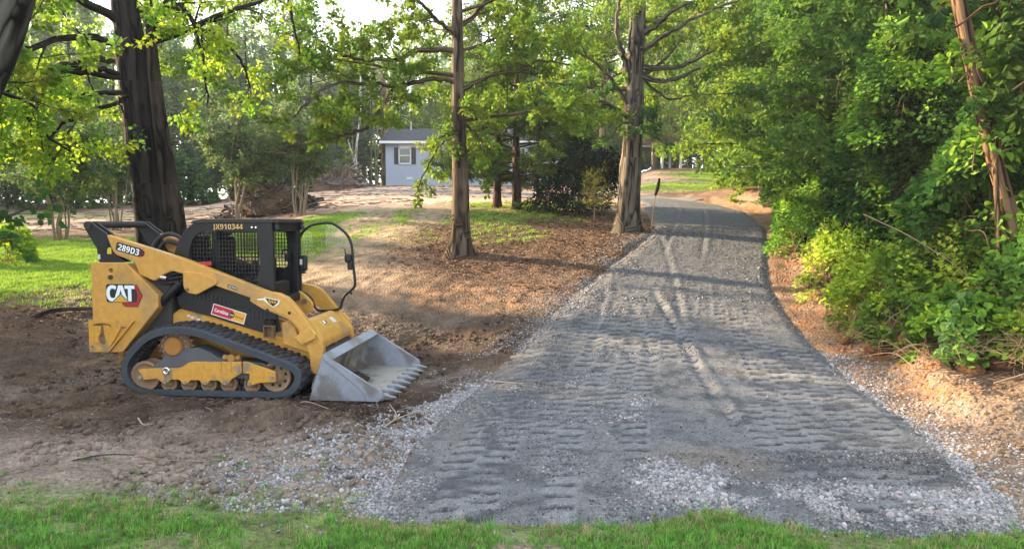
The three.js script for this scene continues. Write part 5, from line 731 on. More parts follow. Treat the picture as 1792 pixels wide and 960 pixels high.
// ───────── shrubs, vines and undergrowth ─────────
// leaves spread through a lumpy mound; c: centre at its foot, r: half sizes
function mound(L, W, c, r, n0, sp, lump = 0.5, sd = 0) {
  const n = n0 * 1.35;
  const q = V(), d = V(), up = V();
  for (let i = 0; i < n; i++) {
    const a = rr(0, 6.28318), y = Math.pow(rnd(), 0.8), h = Math.sqrt(1 - y * y), f = 1 + lump * (fbm(a * 1.6 + sd, y * 2.5 + sd, 3, 500 + sd) - 0.5) * (1 - 0.0), k = f * (1 - 0.4 * Math.pow(rnd(), 2.2)) * rr(0.94, 1.07);
    if (fbm(a * 2.3 + sd * 3, y * 4 + k * 2, 3, 530 + sd) < (sp.gap ?? 0.48)) continue;
    q.set(c[0] + r[0] * h * Math.cos(a) * k, c[1] + r[1] * y * k, c[2] + r[2] * h * Math.sin(a) * k);
    d.set(Math.cos(a) * h, y * 0.5 - sp.droop, Math.sin(a) * h).add(dirRand().multiplyScalar(0.8)).normalize(); up.set(Math.cos(a) * h * 0.6, 1, Math.sin(a) * h * 0.6).add(dirRand().multiplyScalar(0.7)).normalize();
    const cl = fbm(q.x * 2.2, q.y * 2.2 + q.z * 2.2, 3, 510 + sd), b = sp.pal[Math.min(sp.pal.length - 1, Math.floor(clamp((cl - 0.3) / 0.4, 0, 0.999) * sp.pal.length))], v = rr(0.65, 1.35), s = rr(0.6, 1.35);
    L.add(q, d, up, sp.len * s, sp.wid * s, [b[0] * v * rr(0.8, 1.06), b[1] * v, b[2] * v * 0.6], sp.broad);
  }
  const st = sp.stems ?? 26;
  for (let i = 0; i < st; i++) { const a = rr(0, 6.28), e = rr(0.2, 1), h = Math.sqrt(Math.max(0, 1 - e * e)), p0 = V(c[0] + r[0] * 0.6 * gauss(), c[1] - 0.05, c[2] + r[2] * 0.6 * gauss()), p2 = V(c[0] + r[0] * h * Math.cos(a) * 1.02, c[1] + r[1] * e, c[2] + r[2] * h * Math.sin(a) * 1.02), m = p0.clone().lerp(p2, 0.5).add(V(rr(-0.2, 0.2), 0.15 * r[1], rr(-0.2, 0.2))); const R = rr(0.004, 0.012) * (sp.stemK ?? 1); W.tube(curve([p0, m, p2], 8), (t) => R * (1 - 0.6 * t), 5); }
}
function canes(t, r, n, mat) { const W = new Wood(); for (let i = 0; i < n; i++) { const a = V(rr(-1, 1) * r[0], rr(-0.05, 0.15), rr(-1, 1) * r[2]), b = a.clone().add(V(rr(-0.7, 0.7), 0, rr(-0.7, 0.7))), m = a.clone().lerp(b, 0.5).add(V(rr(-0.2, 0.2), rr(0.03, 0.4) * r[1], rr(-0.2, 0.2))), R = rr(0.0025, 0.006); b.y = rr(-0.05, 0.15) * r[1]; W.tube(curve([a, m, b], 7), (s) => R * (1 - 0.5 * s), 4); } W.build('dry_cane', mat, t).userData.kind = 'stuff'; }
const stemMat = S({ color: rgb(0.20, 0.14, 0.085), roughness: 0.9 }), tanStem = S({ color: rgb(0.36, 0.26, 0.15), roughness: 0.9 }), limbMat = redBark;
function shrub(name, label, cat, x, z, parts, mat = denseLeaf, group, stem = stemMat) {
  const y = groundY(x, z, false), t = thing(name, label, cat, [x, y, z], 0, group), L = new Leaves(), W = new Wood();
  parts.forEach(([c, r, n, sp, lump], i) => mound(L, W, c, r, n, { droop: 0.3, ...sp }, lump ?? 0.6, i * 13 + Math.round(x * 7)));
  const w = W.build('stem', stem, t); w.userData.kind = 'stuff'; if (L.wide.length > 300 && z > -13) L.single(t, 170); L.build('foliage', mat, t); return t;
}
const vinePal = [[0.11, 0.19, 0.035], [0.22, 0.32, 0.045], [0.33, 0.42, 0.06], [0.44, 0.50, 0.10]], greenPal = [[0.06, 0.14, 0.04], [0.12, 0.24, 0.05], [0.18, 0.33, 0.06], [0.26, 0.41, 0.07]], darkPal = [[0.018, 0.052, 0.02], [0.03, 0.085, 0.026], [0.055, 0.13, 0.032], [0.11, 0.20, 0.04]];  // darkPal: dark greens, lowered further to put the shadow clumps into the colour
const ivy = { pal: greenPal, len: 0.11, wid: 0.05, broad: true }, honey = { pal: vinePal, len: 0.085, wid: 0.032 };
shrub('vine_tangle', 'low tangle of bright green broad-leaved vine over orange clay at the right roadside', 'vine', 6.1, -9.95, [[[0, 0, 0], [0.75, 0.85, 0.8], 3400, { ...ivy, stems: 30 }], [[0.9, 0, 0.2], [0.8, 1.0, 0.8], 2600, { ...honey, stems: 40 }]]);
const vineThing = scene.children[scene.children.length - 1], caneMat = S({ color: rgb(0.30, 0.20, 0.125), roughness: 0.95 }); canes(vineThing, [1.2, 0.7, 1.0], 130, caneMat);
{ // the biggest leaves of the nearest vine are leaves of their own
  const Lg = new Leaves(); Lg.add(V(0, 0, 0), V(0, 0, 1), V(0, 1, 0), 1, 0.44, [1, 1, 1], true); const g = new THREE.BufferGeometry(); g.setAttribute('position', new THREE.Float32BufferAttribute(Lg.p, 3)); g.setIndex(Lg.i);
  const mats = [[0.10, 0.22, 0.045], [0.15, 0.29, 0.05], [0.07, 0.165, 0.04], [0.21, 0.33, 0.06]].map((c) => new THREE.MeshPhysicalMaterial({ color: rgb(...c), side: THREE.DoubleSide, flatShading: true, roughness: 0.95, transmission: 0.45, thickness: 0, specularIntensity: 0.4 }));
  for (let i = 0; i < 130; i++) { const a = rr(1.3, 4.9), y = Math.pow(rnd(), 0.8), h = Math.sqrt(1 - y * y), m = part('leaf', g, mats[i % 4], vineThing); m.position.set(Math.cos(a) * 0.82 * h, 0.05 + 0.88 * y, 0.85 * h * Math.abs(Math.sin(a + 1.57)) * (rnd() < 0.85 ? 1 : -1)); m.rotation.set(rr(0.1, 1.1), rr(-1.8, 1.2), rr(-0.5, 0.5), 'YXZ'); m.scale.setScalar(rr(0.09, 0.14)); }
}
shrub('vine_tangle', 'pale yellow-green vine tangle with tan stems at the near right corner of the wood', 'vine', 6.85, -9.0, [[[0, 0, 0], [0.9, 0.75, 0.7], 2800, { ...honey, stems: 60 }], [[0.3, 0, -1.0], [0.9, 1.5, 0.9], 3600, { ...ivy, stems: 40 }]], denseLeaf, undefined, tanStem); canes(scene.children[scene.children.length - 1], [1.3, 0.9, 1.0], 170, caneMat);
shrub('vine_tangle', 'yellow-green honeysuckle tangle spilling down to the gravel beside the wood', 'vine', 5.95, -11.6, [[[0, 0, 0], [0.85, 1.25, 1.0], 6000, { ...honey, stems: 70 }], [[-0.35, 0, 1.0], [0.55, 0.7, 0.6], 3600, { ...honey, stems: 30 }], [[0.9, 0, 0.4], [0.9, 1.55, 0.9], 4500, { ...honey, stems: 50 }]], denseLeaf, undefined, tanStem); canes(scene.children[scene.children.length - 1], [1.2, 1.0, 1.4], 170, caneMat);
shrub('vine_tangle', 'sunlit green vine tangle below the dark domed thicket', 'vine', 6.1, -13.6, [[[0, 0, 0], [0.8, 1.35, 1.2], 6000, { ...honey, stems: 60 }], [[0.8, 0, -0.6], [0.9, 1.9, 1.0], 4500, { ...ivy, len: 0.10, wid: 0.042, stems: 30 }]]);
shrub('broadleaf_bush', 'rounded dark green broad-leaved bush above the roadside vines', 'bush', 7.25, -11.6, [[[0, 0.7, 0], [1.05, 2.15, 1.0], 6500, { pal: [[0.05, 0.12, 0.04], [0.08, 0.185, 0.055], [0.13, 0.26, 0.065]], len: 0.12, wid: 0.052, broad: true, stems: 20 }, 0.5]]);
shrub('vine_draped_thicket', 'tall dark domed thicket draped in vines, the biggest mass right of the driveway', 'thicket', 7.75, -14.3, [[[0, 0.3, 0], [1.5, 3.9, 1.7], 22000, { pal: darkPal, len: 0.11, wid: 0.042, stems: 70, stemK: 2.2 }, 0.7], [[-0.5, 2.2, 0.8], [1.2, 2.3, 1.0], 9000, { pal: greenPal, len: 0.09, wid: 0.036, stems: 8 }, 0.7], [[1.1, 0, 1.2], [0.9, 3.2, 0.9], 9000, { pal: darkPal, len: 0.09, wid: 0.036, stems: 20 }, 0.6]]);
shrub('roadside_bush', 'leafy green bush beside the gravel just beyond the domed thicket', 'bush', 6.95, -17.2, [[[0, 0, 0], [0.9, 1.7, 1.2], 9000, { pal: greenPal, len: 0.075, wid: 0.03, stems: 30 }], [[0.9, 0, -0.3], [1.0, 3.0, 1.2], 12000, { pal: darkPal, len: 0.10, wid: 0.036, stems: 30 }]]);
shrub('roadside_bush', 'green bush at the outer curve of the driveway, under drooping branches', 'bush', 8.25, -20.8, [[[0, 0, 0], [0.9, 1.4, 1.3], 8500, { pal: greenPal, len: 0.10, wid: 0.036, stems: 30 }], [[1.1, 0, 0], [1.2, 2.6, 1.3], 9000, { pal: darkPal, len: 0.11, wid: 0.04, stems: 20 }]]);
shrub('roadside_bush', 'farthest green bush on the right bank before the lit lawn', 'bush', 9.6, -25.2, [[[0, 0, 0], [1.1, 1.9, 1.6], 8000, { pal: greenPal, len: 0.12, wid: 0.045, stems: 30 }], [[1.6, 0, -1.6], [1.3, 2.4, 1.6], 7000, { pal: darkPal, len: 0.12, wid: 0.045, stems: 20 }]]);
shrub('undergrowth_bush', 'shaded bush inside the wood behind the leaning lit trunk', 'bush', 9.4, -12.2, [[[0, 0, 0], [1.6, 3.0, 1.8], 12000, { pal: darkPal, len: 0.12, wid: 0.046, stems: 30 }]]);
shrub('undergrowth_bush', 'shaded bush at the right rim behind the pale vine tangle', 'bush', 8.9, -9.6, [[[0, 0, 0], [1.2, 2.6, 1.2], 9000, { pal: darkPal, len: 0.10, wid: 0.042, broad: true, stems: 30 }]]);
{ // big-leaved maple boughs hanging over the right rim
  const t = thing('maple_tree', 'maple with large blue-green leaves hanging over the right rim', 'tree', at(8.6, -10.4));
  const sp = { pal: [[0.05, 0.135, 0.06], [0.065, 0.16, 0.06], [0.085, 0.19, 0.055]], len: 0.16, wid: 0.075, broad: true, density: 26, droop: 0.5, flat: true, step: 0.3, trop: -0.05, off: 0.1 };
  makeTree(t, { single: 260, mat: redBark, trunks: [{ pts: [[0, -0.2, 0], [0.05, 2, 0], [0, 4.5, 0], [-0.1, 8, 0]], r0: 0.12, r1: 0.05, flare: 0.3 }],
    limbs: [{ pts: [[0, 3.4, 0], [-0.6, 3.8, 0.3], [-1.4, 3.7, 0.5], [-2.1, 3.2, 0.6]], r: 0.04, from: 0.2 }, { pts: [[0, 3.0, 0], [-0.5, 3.1, 0.8], [-1.0, 2.8, 1.4]], r: 0.03, from: 0.2 }, { pts: [[0, 4.2, 0], [-0.8, 4.7, 0.2], [-1.8, 4.6, 0.2], [-2.6, 4.1, 0.1]], r: 0.04, from: 0.2 }, { pts: [[0, 2.4, 0], [-0.4, 2.6, -0.8], [-1.2, 2.3, -1.1]], r: 0.03, from: 0.2 }],
    auto: { n: 9, from: 0.5, reach: () => 2.2, rise: (s) => 0.3, r: 0.04 }, sp });
}
{ // drooping maples that arch over the drive's right edge
  const a = thing('young_tree', 'young drooping tree whose pale green sprays arch toward the driveway bend', 'tree', at(8.7, -19.2));
  const sp = { pal: [[0.13, 0.23, 0.045], [0.10, 0.195, 0.045], [0.17, 0.27, 0.05]], len: 0.13, wid: 0.05, density: 46, droop: 0.3, flat: true, step: 0.3, planar: 0.25, trop: -0.03, off: 0.08 };
  makeTree(a, { mat: greyBark, trunks: [{ pts: [[0, -0.2, 0], [-0.1, 2, 0.1], [-0.35, 4.5, 0.1], [-0.5, 8.5, 0]], r0: 0.09, r1: 0.03, flare: 0.2 }], auto: { n: 26, from: 0.12, to: 0.98, reach: (s) => 3.0 * (1 - 0.4 * s), rise: () => 0.12, r: 0.035, up: -0.05 }, sp });
  const b = thing('young_tree', 'young tree with layered green sprays over the roadside beyond the domed thicket', 'tree', at(8.0, -16.2));
  makeTree(b, { mat: greyBark, trunks: [{ pts: [[0, -0.2, 0], [0.1, 2.5, 0], [-0.1, 5, 0.2], [-0.3, 9, 0.2]], r0: 0.10, r1: 0.03, flare: 0.2 }], auto: { n: 26, from: 0.3, to: 0.98, reach: (s) => 3.0 * (1 - 0.4 * s), rise: () => 0.1, r: 0.04, up: -0.04 }, sp: { ...sp, pal: [[0.09, 0.19, 0.05], [0.12, 0.225, 0.05], [0.07, 0.155, 0.045]] } });
  const c = thing('young_tree', 'slender sapling with bright yellow-green sprays on the far right bank by the lit lawn', 'tree', at(9.6, -28.6));
  makeTree(c, { mat: darkBark, trunks: [{ pts: [[0, -0.2, 0], [-0.05, 2.5, 0], [-0.2, 6, 0], [-0.2, 10, 0.2]], r0: 0.08, r1: 0.03, flare: 0.2 }], auto: { n: 24, from: 0.12, to: 0.98, reach: (s) => 3.4 * (1 - 0.5 * s), rise: () => 0.1, r: 0.035, up: -0.04 }, sp: { ...sp, pal: [[0.2, 0.3, 0.045], [0.16, 0.26, 0.045]], len: 0.16, wid: 0.06, density: 34 } });
}
{ // bare trunks in the right-hand wood
  const t = thing('leaning_trunk', 'bare leaning trunk lit orange between the leaves at right', 'tree', at(7.25, -10.6)); const W = new Wood();
  W.tube(curve([V(0.1, -0.3, 0), V(0.02, 0.8, 0), V(-0.28, 1.9, 0), V(-0.62, 2.9, 0.05), V(-1.0, 4.2, 0.1), V(-1.45, 5.8, 0.2), V(-1.8, 7.5, 0.3)], 30), (s) => mix(0.14, 0.075, s), 14, null, 0.5).build('trunk', redBark, t);
  new Wood().tube(curve([V(-0.4, 1.0, 0.15), V(-0.47, 2.0, 0.12), V(-0.5, 2.9, 0.06), V(-0.62, 3.2, 0.05)], 12), (s) => mix(0.035, 0.05, s), 9, null, 0.3).build('side_stem', redBark, t);
  { const L = new Leaves(), W2 = new Wood(); for (const [x, y, r] of [[-0.55, 2.55, 0.5], [-0.2, 1.5, 0.6], [-0.95, 3.7, 0.45], [0.1, 0.7, 0.6], [-0.7, 3.1, 0.3]]) mound(L, W2, [x, y - r * 0.5, 0.15], [r, r * 1.3, r * 0.8], 260, { pal: greenPal, len: 0.11, wid: 0.05, broad: true, droop: 0.4, stems: 5, gap: 0.5 }, 0.8, Math.round(y * 10)); W2.build('vine_stem', stemMat, t).userData.kind = 'stuff'; L.build('vine_leaves', thinLeaf, t); }
  const p = thing('pale_trunk', 'slim whitish bare trunk standing in the bright gap of the wood at right', 'tree', at(11.2, -20)); new Wood().tube(curve([V(0.1, -0.3, 0), V(0.1, 2, 0), V(0, 4, 0), V(-0.1, 6.5, 0), V(-0.15, 10, 0)], 20), (s) => mix(0.16, 0.1, s), 12, null, 0.15).build('trunk', paleBark, p);
  const e = thing('rim_trunk', 'reddish trunk at the very right rim of the wood', 'tree', at(6.9 * 0.98, -9.6)); e.position.x = 6.62 * 1.02; new Wood().tube(curve([V(0.1, -0.3, 0), V(0.12, 2, 0), V(0.1, 4.5, 0), V(0.05, 8, 0)], 20), (s) => mix(0.08, 0.06, s), 10, null, 0.3).build('trunk', redBark, e);
}
{ // holly and the little cedar by the bend
  const h = thing('holly_bush', 'dark glossy holly bush left of the thick oak at the bend', 'bush', at(2.0, -25.2)), L = new Leaves(), W = new Wood();
  const sp = { pal: [[0.01, 0.022, 0.012], [0.015, 0.034, 0.016], [0.024, 0.048, 0.022]], gap: 0.47, len: 0.10, wid: 0.034, droop: 0.2, stems: 50, stemK: 2 };
  mound(L, W, [-0.2, 0.15, 0], [1.45, 1.45, 1.2], 8000, sp, 1.2, 3); mound(L, W, [0.6, 0.9, 0], [1.25, 1.55, 1.1], 8000, sp, 1.0, 9);
  W.build('stem', darkBark, h).userData.kind = 'stuff'; L.build('foliage', waxLeaf, h);
  const c = thing('cedar_sapling', 'small brownish cedar sapling between the holly and the thick oak', 'sapling', at(2.35, -21.4));
  makeTree(c, { mat: redBark, leaf: needleMat, trunks: [{ pts: [[0, -0.1, 0], [0.02, 0.7, 0], [0, 1.6, 0]], r0: 0.02, r1: 0.008, flare: 0 }], auto: { n: 22, from: 0.38, reach: (s) => 0.55 * (1 - 0.5 * s), rise: () => 0.35, r: 0.01, level: 1, bare: 0.1 }, sp: { pal: [[0.12, 0.15, 0.045], [0.17, 0.14, 0.05], [0.10, 0.14, 0.045]], len: 0.07, wid: 0.008, density: 60, step: 0.12, off: 0.03, twig: 0.25, twigR: 0.003 } });
  const st = thing('broken_stub', 'thin sapling snapped off with a dark upright stub beside the thick oak', 'stub', at(3.95, -21.2)); new Wood().tube(curve([V(0, -0.1, 0), V(0.05, 0.5, 0), V(0.12, 1.05, 0)], 8), () => 0.014, 7).build('stem', tanStem, st); new Wood().tube(curve([V(0.11, 1.0, 0), V(0.17, 1.2, 0), V(0.22, 1.48, 0)], 8), (s) => 0.03 + 0.02 * Math.sin(s * 3), 9, null, 0.3).build('stub', darkBark, st);
}
{ // crape myrtles with smooth stems
  const spots = [[-10.4, -28.2, 'crape myrtle in front of the nearer brush pile, its stems in a vase', 1], [-7.75, -27.4, 'crape myrtle between the two brush piles, right one of the row', 0.95], [-14.4, -27.2, 'crape myrtle half hidden behind the large double trunk', 1], [-14.2, -23.4, 'crape myrtle at the back of the left lawn, nearest of the row', 1]];
  const mk = (o) => { const trunks = []; for (let k = 0; k < 9; k++) { const a = rr(0, 6.28), R = rr(0.15, 1.0), h = rr(2.6, 4.6), w = () => rr(-0.09, 0.09); trunks.push({ pts: [[0.13 * Math.cos(a), -0.1, 0.13 * Math.sin(a)], [0.17 * Math.cos(a) + w(), 0.5, 0.17 * Math.sin(a) + w()], [0.32 * R * Math.cos(a) + w() + 0.1 * Math.cos(a), 1.3, 0.32 * R * Math.sin(a) + w()], [0.7 * R * Math.cos(a) + 2 * w(), 2.3, 0.7 * R * Math.sin(a) + 2 * w()], [1.25 * R * Math.cos(a) + 2 * w(), h, 1.25 * R * Math.sin(a) + 2 * w()]], r0: rr(0.025, 0.055), r1: 0.01, flare: 0 }); }
    const limbs = []; for (const k of trunks) { const e = k.pts[4], m = k.pts[2]; for (let j = 0; j < 5; j++) { const u = rr(0.2, 0.9), p = [mix(m[0], e[0], u), mix(m[1], e[1], u), mix(m[2], e[2], u)], d = dirRand(0.5); limbs.push({ pts: [p, [p[0] + d.x * 0.6, p[1] + d.y * 0.6, p[2] + d.z * 0.6], [p[0] + d.x * 1.3, p[1] + d.y * 1.1, p[2] + d.z * 1.3]], r: 0.014, from: 0.05, level: 1 }); } }
    return makeTree(o, { mat: myrtleBark, trunks, limbs, sp: { pal: [[0.11, 0.175, 0.10], [0.09, 0.15, 0.09], [0.145, 0.20, 0.09]], len: 0.12, wid: 0.045, density: 42, step: 0.2, off: 0.12, twig: 0.6 } }); };
  const first = thing('crape_myrtle', spots[0][2], 'tree', at(spots[0][0], spots[0][1]), 0, 'crape myrtles along the lawn'); mk(first);
  spots.slice(1).forEach(([x, z, l, s], i) => dup(first, at(x, z), 1.3 + i * 1.9, l, s, 'crape myrtles along the lawn'));
}
{ // pale stems of the grove beside the house
  const g = [0, 1, 2].map((k) => new Wood().tube(curve([V(0, -0.3, 0), V(rr(-0.15, 0.15), 2.5, 0), V(rr(-0.4, 0.4), 6, 0), V(rr(-0.8, 0.8), 10, 0)], 14), (s) => mix(0.075, 0.03, s), 7)); const mats = [S({ color: rgb(0.20, 0.2, 0.12), roughness: 0.9 }), S({ color: rgb(0.28, 0.26, 0.2), roughness: 0.9 }), S({ color: rgb(0.24, 0.27, 0.1), roughness: 0.9 })]; let f = [];
  for (let i = 0; i < 34; i++) { const x = mix(-17.2, -10.9, (i + 0.7 * rnd()) / 34), z = -60 - rr(0, 5), k = i % 3; const o = thing('slender_stem', 'slender pale stem in the dark grove left of the blue-grey house', 'tree stem', [x, groundY(x, z, false), z], rr(0, 6), 'slender stems of the grove'); if (f[k]) part('stem', f[k], mats[k], o); else f[k] = g[k].build('stem', mats[k], o).geometry; o.scale.set(rr(0.7, 1.4), 1, 1); }
  const r = thing('reddish_trunk', 'reddish brown trunk against the left corner of the blue-grey house', 'tree', [-10.35, groundY(-10.35, -60, false), -60.5]); new Wood().tube(curve([V(0, -0.3, 0), V(0, 4, 0), V(0.1, 9, 0)], 10), () => 0.17, 10, null, 0.2).build('trunk', barkMat(0.13, 0.075, 0.055), r);
  const b = thing('forked_trunk', 'pale grey forked trunk in front of the grove beside the house', 'tree', [-12.2, groundY(-12.2, -58, false), -58.5]); const w = new Wood(); w.tube(curve([V(0, -0.3, 0), V(0.02, 2, 0), V(0.1, 3.2, 0), V(0.4, 5.5, 0), V(0.5, 9, 0)], 14), (s) => mix(0.13, 0.05, s), 9); w.tube(curve([V(0.03, 1.6, 0), V(-0.3, 2.8, 0), V(-0.9, 5, 0), V(-1.1, 7, 0)], 12), (s) => mix(0.08, 0.03, s), 8); w.build('trunk', paleBark, b);
  shrub('grove_thicket', 'dark green thicket inside the grove behind the slender stems', 'thicket', -14.2, -67, [[[0, 0, 0], [6.5, 9, 2.5], 9000, { pal: [[0.04, 0.075, 0.035], [0.06, 0.10, 0.04]], len: 0.4, wid: 0.14, stems: 0, droop: 0.2 }, 0.4]]);
}
{ // the far-off wood that closes the view
  const L = new Leaves(), q = V();
  for (let i = 0; i < 60000; i++) { const a = rr(-1.25, 1.25), R = rr(88, 112), x = Math.sin(a) * R, z = -Math.cos(a) * R, top = 13 + 9 * fbm(a * 9, 3, 4, 601), h = top * Math.pow(rnd(), 0.75); if (fbm(a * 30, h * 0.25, 3, 603) < 0.40) continue; q.set(x, groundY(x, z, false) + h, z); const v = rr(0.7, 1.3) * (0.8 + 0.5 * fbm(a * 16, h * 0.2, 2, 604)), s = rr(0.5, 1.0); L.add(q, dirRand(-0.2), dirRand(0.5), s, s * 0.36, [0.20 * v, 0.29 * v, 0.12 * v]); }
  const m = L.build('far_woodland', thinLeaf, scene, 'far woodland closing the view behind everything'); m.userData.kind = 'stuff';
}
{ // low shrubs under the tree line
  const L = [[-33, -42, 2.2, 3.2], [-26.5, -44, 2.6, 3.5], [-20.5, -45.5, 2.4, 3.0], [-30, -48, 3, 4.4], [-15.5, -49, 2.0, 3.4], [-38, -38, 3, 4], [8.5, -80, 4, 6], [14, -82, 4.5, 7], [20, -78, 4, 6], [25, -72, 4, 6], [13, -66, 1.6, 1.8]];
  L.forEach(([x, z, r, h], i) => shrub('woodland_shrub', `dark green shrub under the tree line, ${ord[i]} of the understorey shrubs, left to right`, 'shrub', x, z, [[[0, 0, 0], [r, h, r * 0.8], 3600, { pal: [[0.05, 0.10, 0.045], [0.075, 0.135, 0.055], [0.10, 0.17, 0.06]], len: 0.3, wid: 0.11, stems: 8, droop: 0.2 }, 0.6]], thinLeaf, 'shrubs under the tree line'));
  shrub('lawn_shrub', 'yellow-green sunlit shrub at the left rim of the lawn', 'shrub', -12.4, -18.2, [[[0, 0, 0], [0.7, 0.9, 0.7], 1800, { pal: lime, len: 0.14, wid: 0.05, stems: 20, droop: 0.3 }, 0.7]]);
  shrub('weed_clump', 'small leafy weed clump in the shade behind the machine at left', 'weed', -8.6, -10.3, [[[0, 0, 0], [0.3, 0.22, 0.3], 200, { pal: greenPal, len: 0.07, wid: 0.028, stems: 6 }]]);
  shrub('fern_tuft', 'small green seedling tuft at the foot of the right slim cedar', 'plant', 0.55, -26.2, [[[0, 0, 0], [0.45, 0.4, 0.3], 500, { pal: greenPal, len: 0.12, wid: 0.03, stems: 8 }]]);
}

// ───────── buildings and a parked car in the distance ─────────
{
  const gx = -10.1, gz = -60, gy = groundY(gx + 3, gz, false) - 0.35;
  const H = thing('house', 'blue-grey one-storey house with a dark roof beyond the cleared earth', 'house', [gx, gy, gz]);
  const wallM = S({ color: rgb(0.50, 0.57, 0.70), map: withMap(grime, 0.3), roughness: 0.8 }), trim = S({ color: rgb(0.8, 0.8, 0.8), roughness: 0.6 }), roofM = S({ color: rgb(0.10, 0.105, 0.12), map: withMap(soilCol, 0.6), roughness: 0.9 }), dark = S({ color: rgb(0.02, 0.022, 0.03), roughness: 0.6 }), glass = S({ color: rgb(0.12, 0.14, 0.13), roughness: 0.08, metalness: 0.3 });
  const w = part('wall', new THREE.BoxGeometry(14, 3.9, 8).translate(7, 1.9, -4), wallM, H);
  for (let i = 0; i < 16; i++) part('siding_board', new THREE.BoxGeometry(14.0, 0.03, 0.03).translate(7, 1.05 + i * 0.17, 0.012), wallM, w);
  part('roof', new THREE.ExtrudeGeometry(poly([[-0.5, 3.78], [-0.5, 3.9], [4, 5.35], [8.5, 3.9], [8.5, 3.78]]), { depth: 14.8, bevelEnabled: false }).rotateY(Math.PI / 2).translate(-0.4, 0, 0), roofM, H);
  part('vent_pipe', new THREE.CylinderGeometry(0.04, 0.04, 0.9, 8).translate(1.6, 5.4, -3.4), trim, H);
  part('fascia', new THREE.BoxGeometry(14.8, 0.2, 0.06).translate(7, 3.74, 0.56), trim, H); part('frieze', new THREE.BoxGeometry(3.6, 0.26, 0.05).translate(2.9, 3.48, 0.03), trim, H);
  for (const [x, lab] of [[1.55, 0], [5.6, 1], [9.6, 1], [12.4, 1]]) {
    const f = part('window', merge([[0.98, 0.09, 0, 0.6], [0.98, 0.11, 0, -0.62], [0.09, 1.25, -0.46, 0], [0.09, 1.25, 0.46, 0], [0.9, 0.07, 0, 0.02]].map(([a, b, u, v]) => new THREE.BoxGeometry(a, b, 0.09).translate(x + u, 2.72 + v, 0.05))), trim, H);
    part('pane', new THREE.BoxGeometry(0.86, 1.14, 0.03).translate(x, 2.72, 0.03), glass, f);
    for (const s of [-1, 1]) part('shutter', new THREE.BoxGeometry(0.34, 1.32, 0.06).translate(x + s * 0.69, 2.72, 0.045), dark, H);
  }
  part('foundation_vent', new THREE.BoxGeometry(0.45, 0.15, 0.03).translate(1.9, 0.95, 0.02), trim, H);
  // parked car before the house
  const cx = 1.95, cz = -52, C = thing('parked_car', 'white parked car glimpsed between the cedars and the holly', 'car', [cx, groundY(cx, cz, false), cz], 0.1), white = S({ color: rgb(0.7, 0.72, 0.76), roughness: 0.35 }), win = S({ color: rgb(0.03, 0.035, 0.045), roughness: 0.1 });
  part('body', ext(rounded([[-2.3, 0.35], [-2.3, 0.85], [-2.1, 0.98], [-1.1, 1.05], [-0.4, 1.55], [1.3, 1.6], [2.0, 1.08], [2.25, 0.98], [2.3, 0.35]], 0.12), -0.85, 0.85, 0.06, null, 2), white, C);
  part('windscreen', ext([[-1.0, 1.08], [-0.36, 1.5], [-0.1, 1.5], [-0.1, 1.08]], 0.80, 0.86, 0), win, C); part('side_window', ext([[0.0, 1.08], [0.0, 1.5], [1.2, 1.52], [1.7, 1.1]], 0.80, 0.86, 0), win, C);
  for (const x of [-1.45, 1.45]) for (const z of [0.75, -0.75]) part('wheel', cylZ(0.34, 0.22, x, 0.34, z, 20), black, C);
  // open shelter on white posts
  const sx = 12.2, sz = -59, Sh = thing('open_shelter', 'open-sided shelter with a brown roof on white posts behind the bend', 'shelter', [sx, groundY(sx, sz, false) - 0.1, sz]);
  for (const [x, z] of [[-2.2, 0], [-0.4, 0], [1.05, 0], [-2.2, -4], [1.05, -4]]) part('post', new THREE.BoxGeometry(0.17, 1.9, 0.17).translate(x, 0.95, z), trim, Sh);
  part('roof', ext([[-3.0, 1.9], [-3.0, 2.0], [-0.6, 2.75], [1.8, 2.0], [1.8, 1.9]], -4.6, 0.6, 0.01), S({ color: rgb(0.25, 0.17, 0.13), map: withMap(soilCol, 0.5), roughness: 0.9 }), Sh); part('beam', new THREE.BoxGeometry(3.6, 0.14, 0.15).translate(-0.6, 1.83, 0), trim, Sh);
}
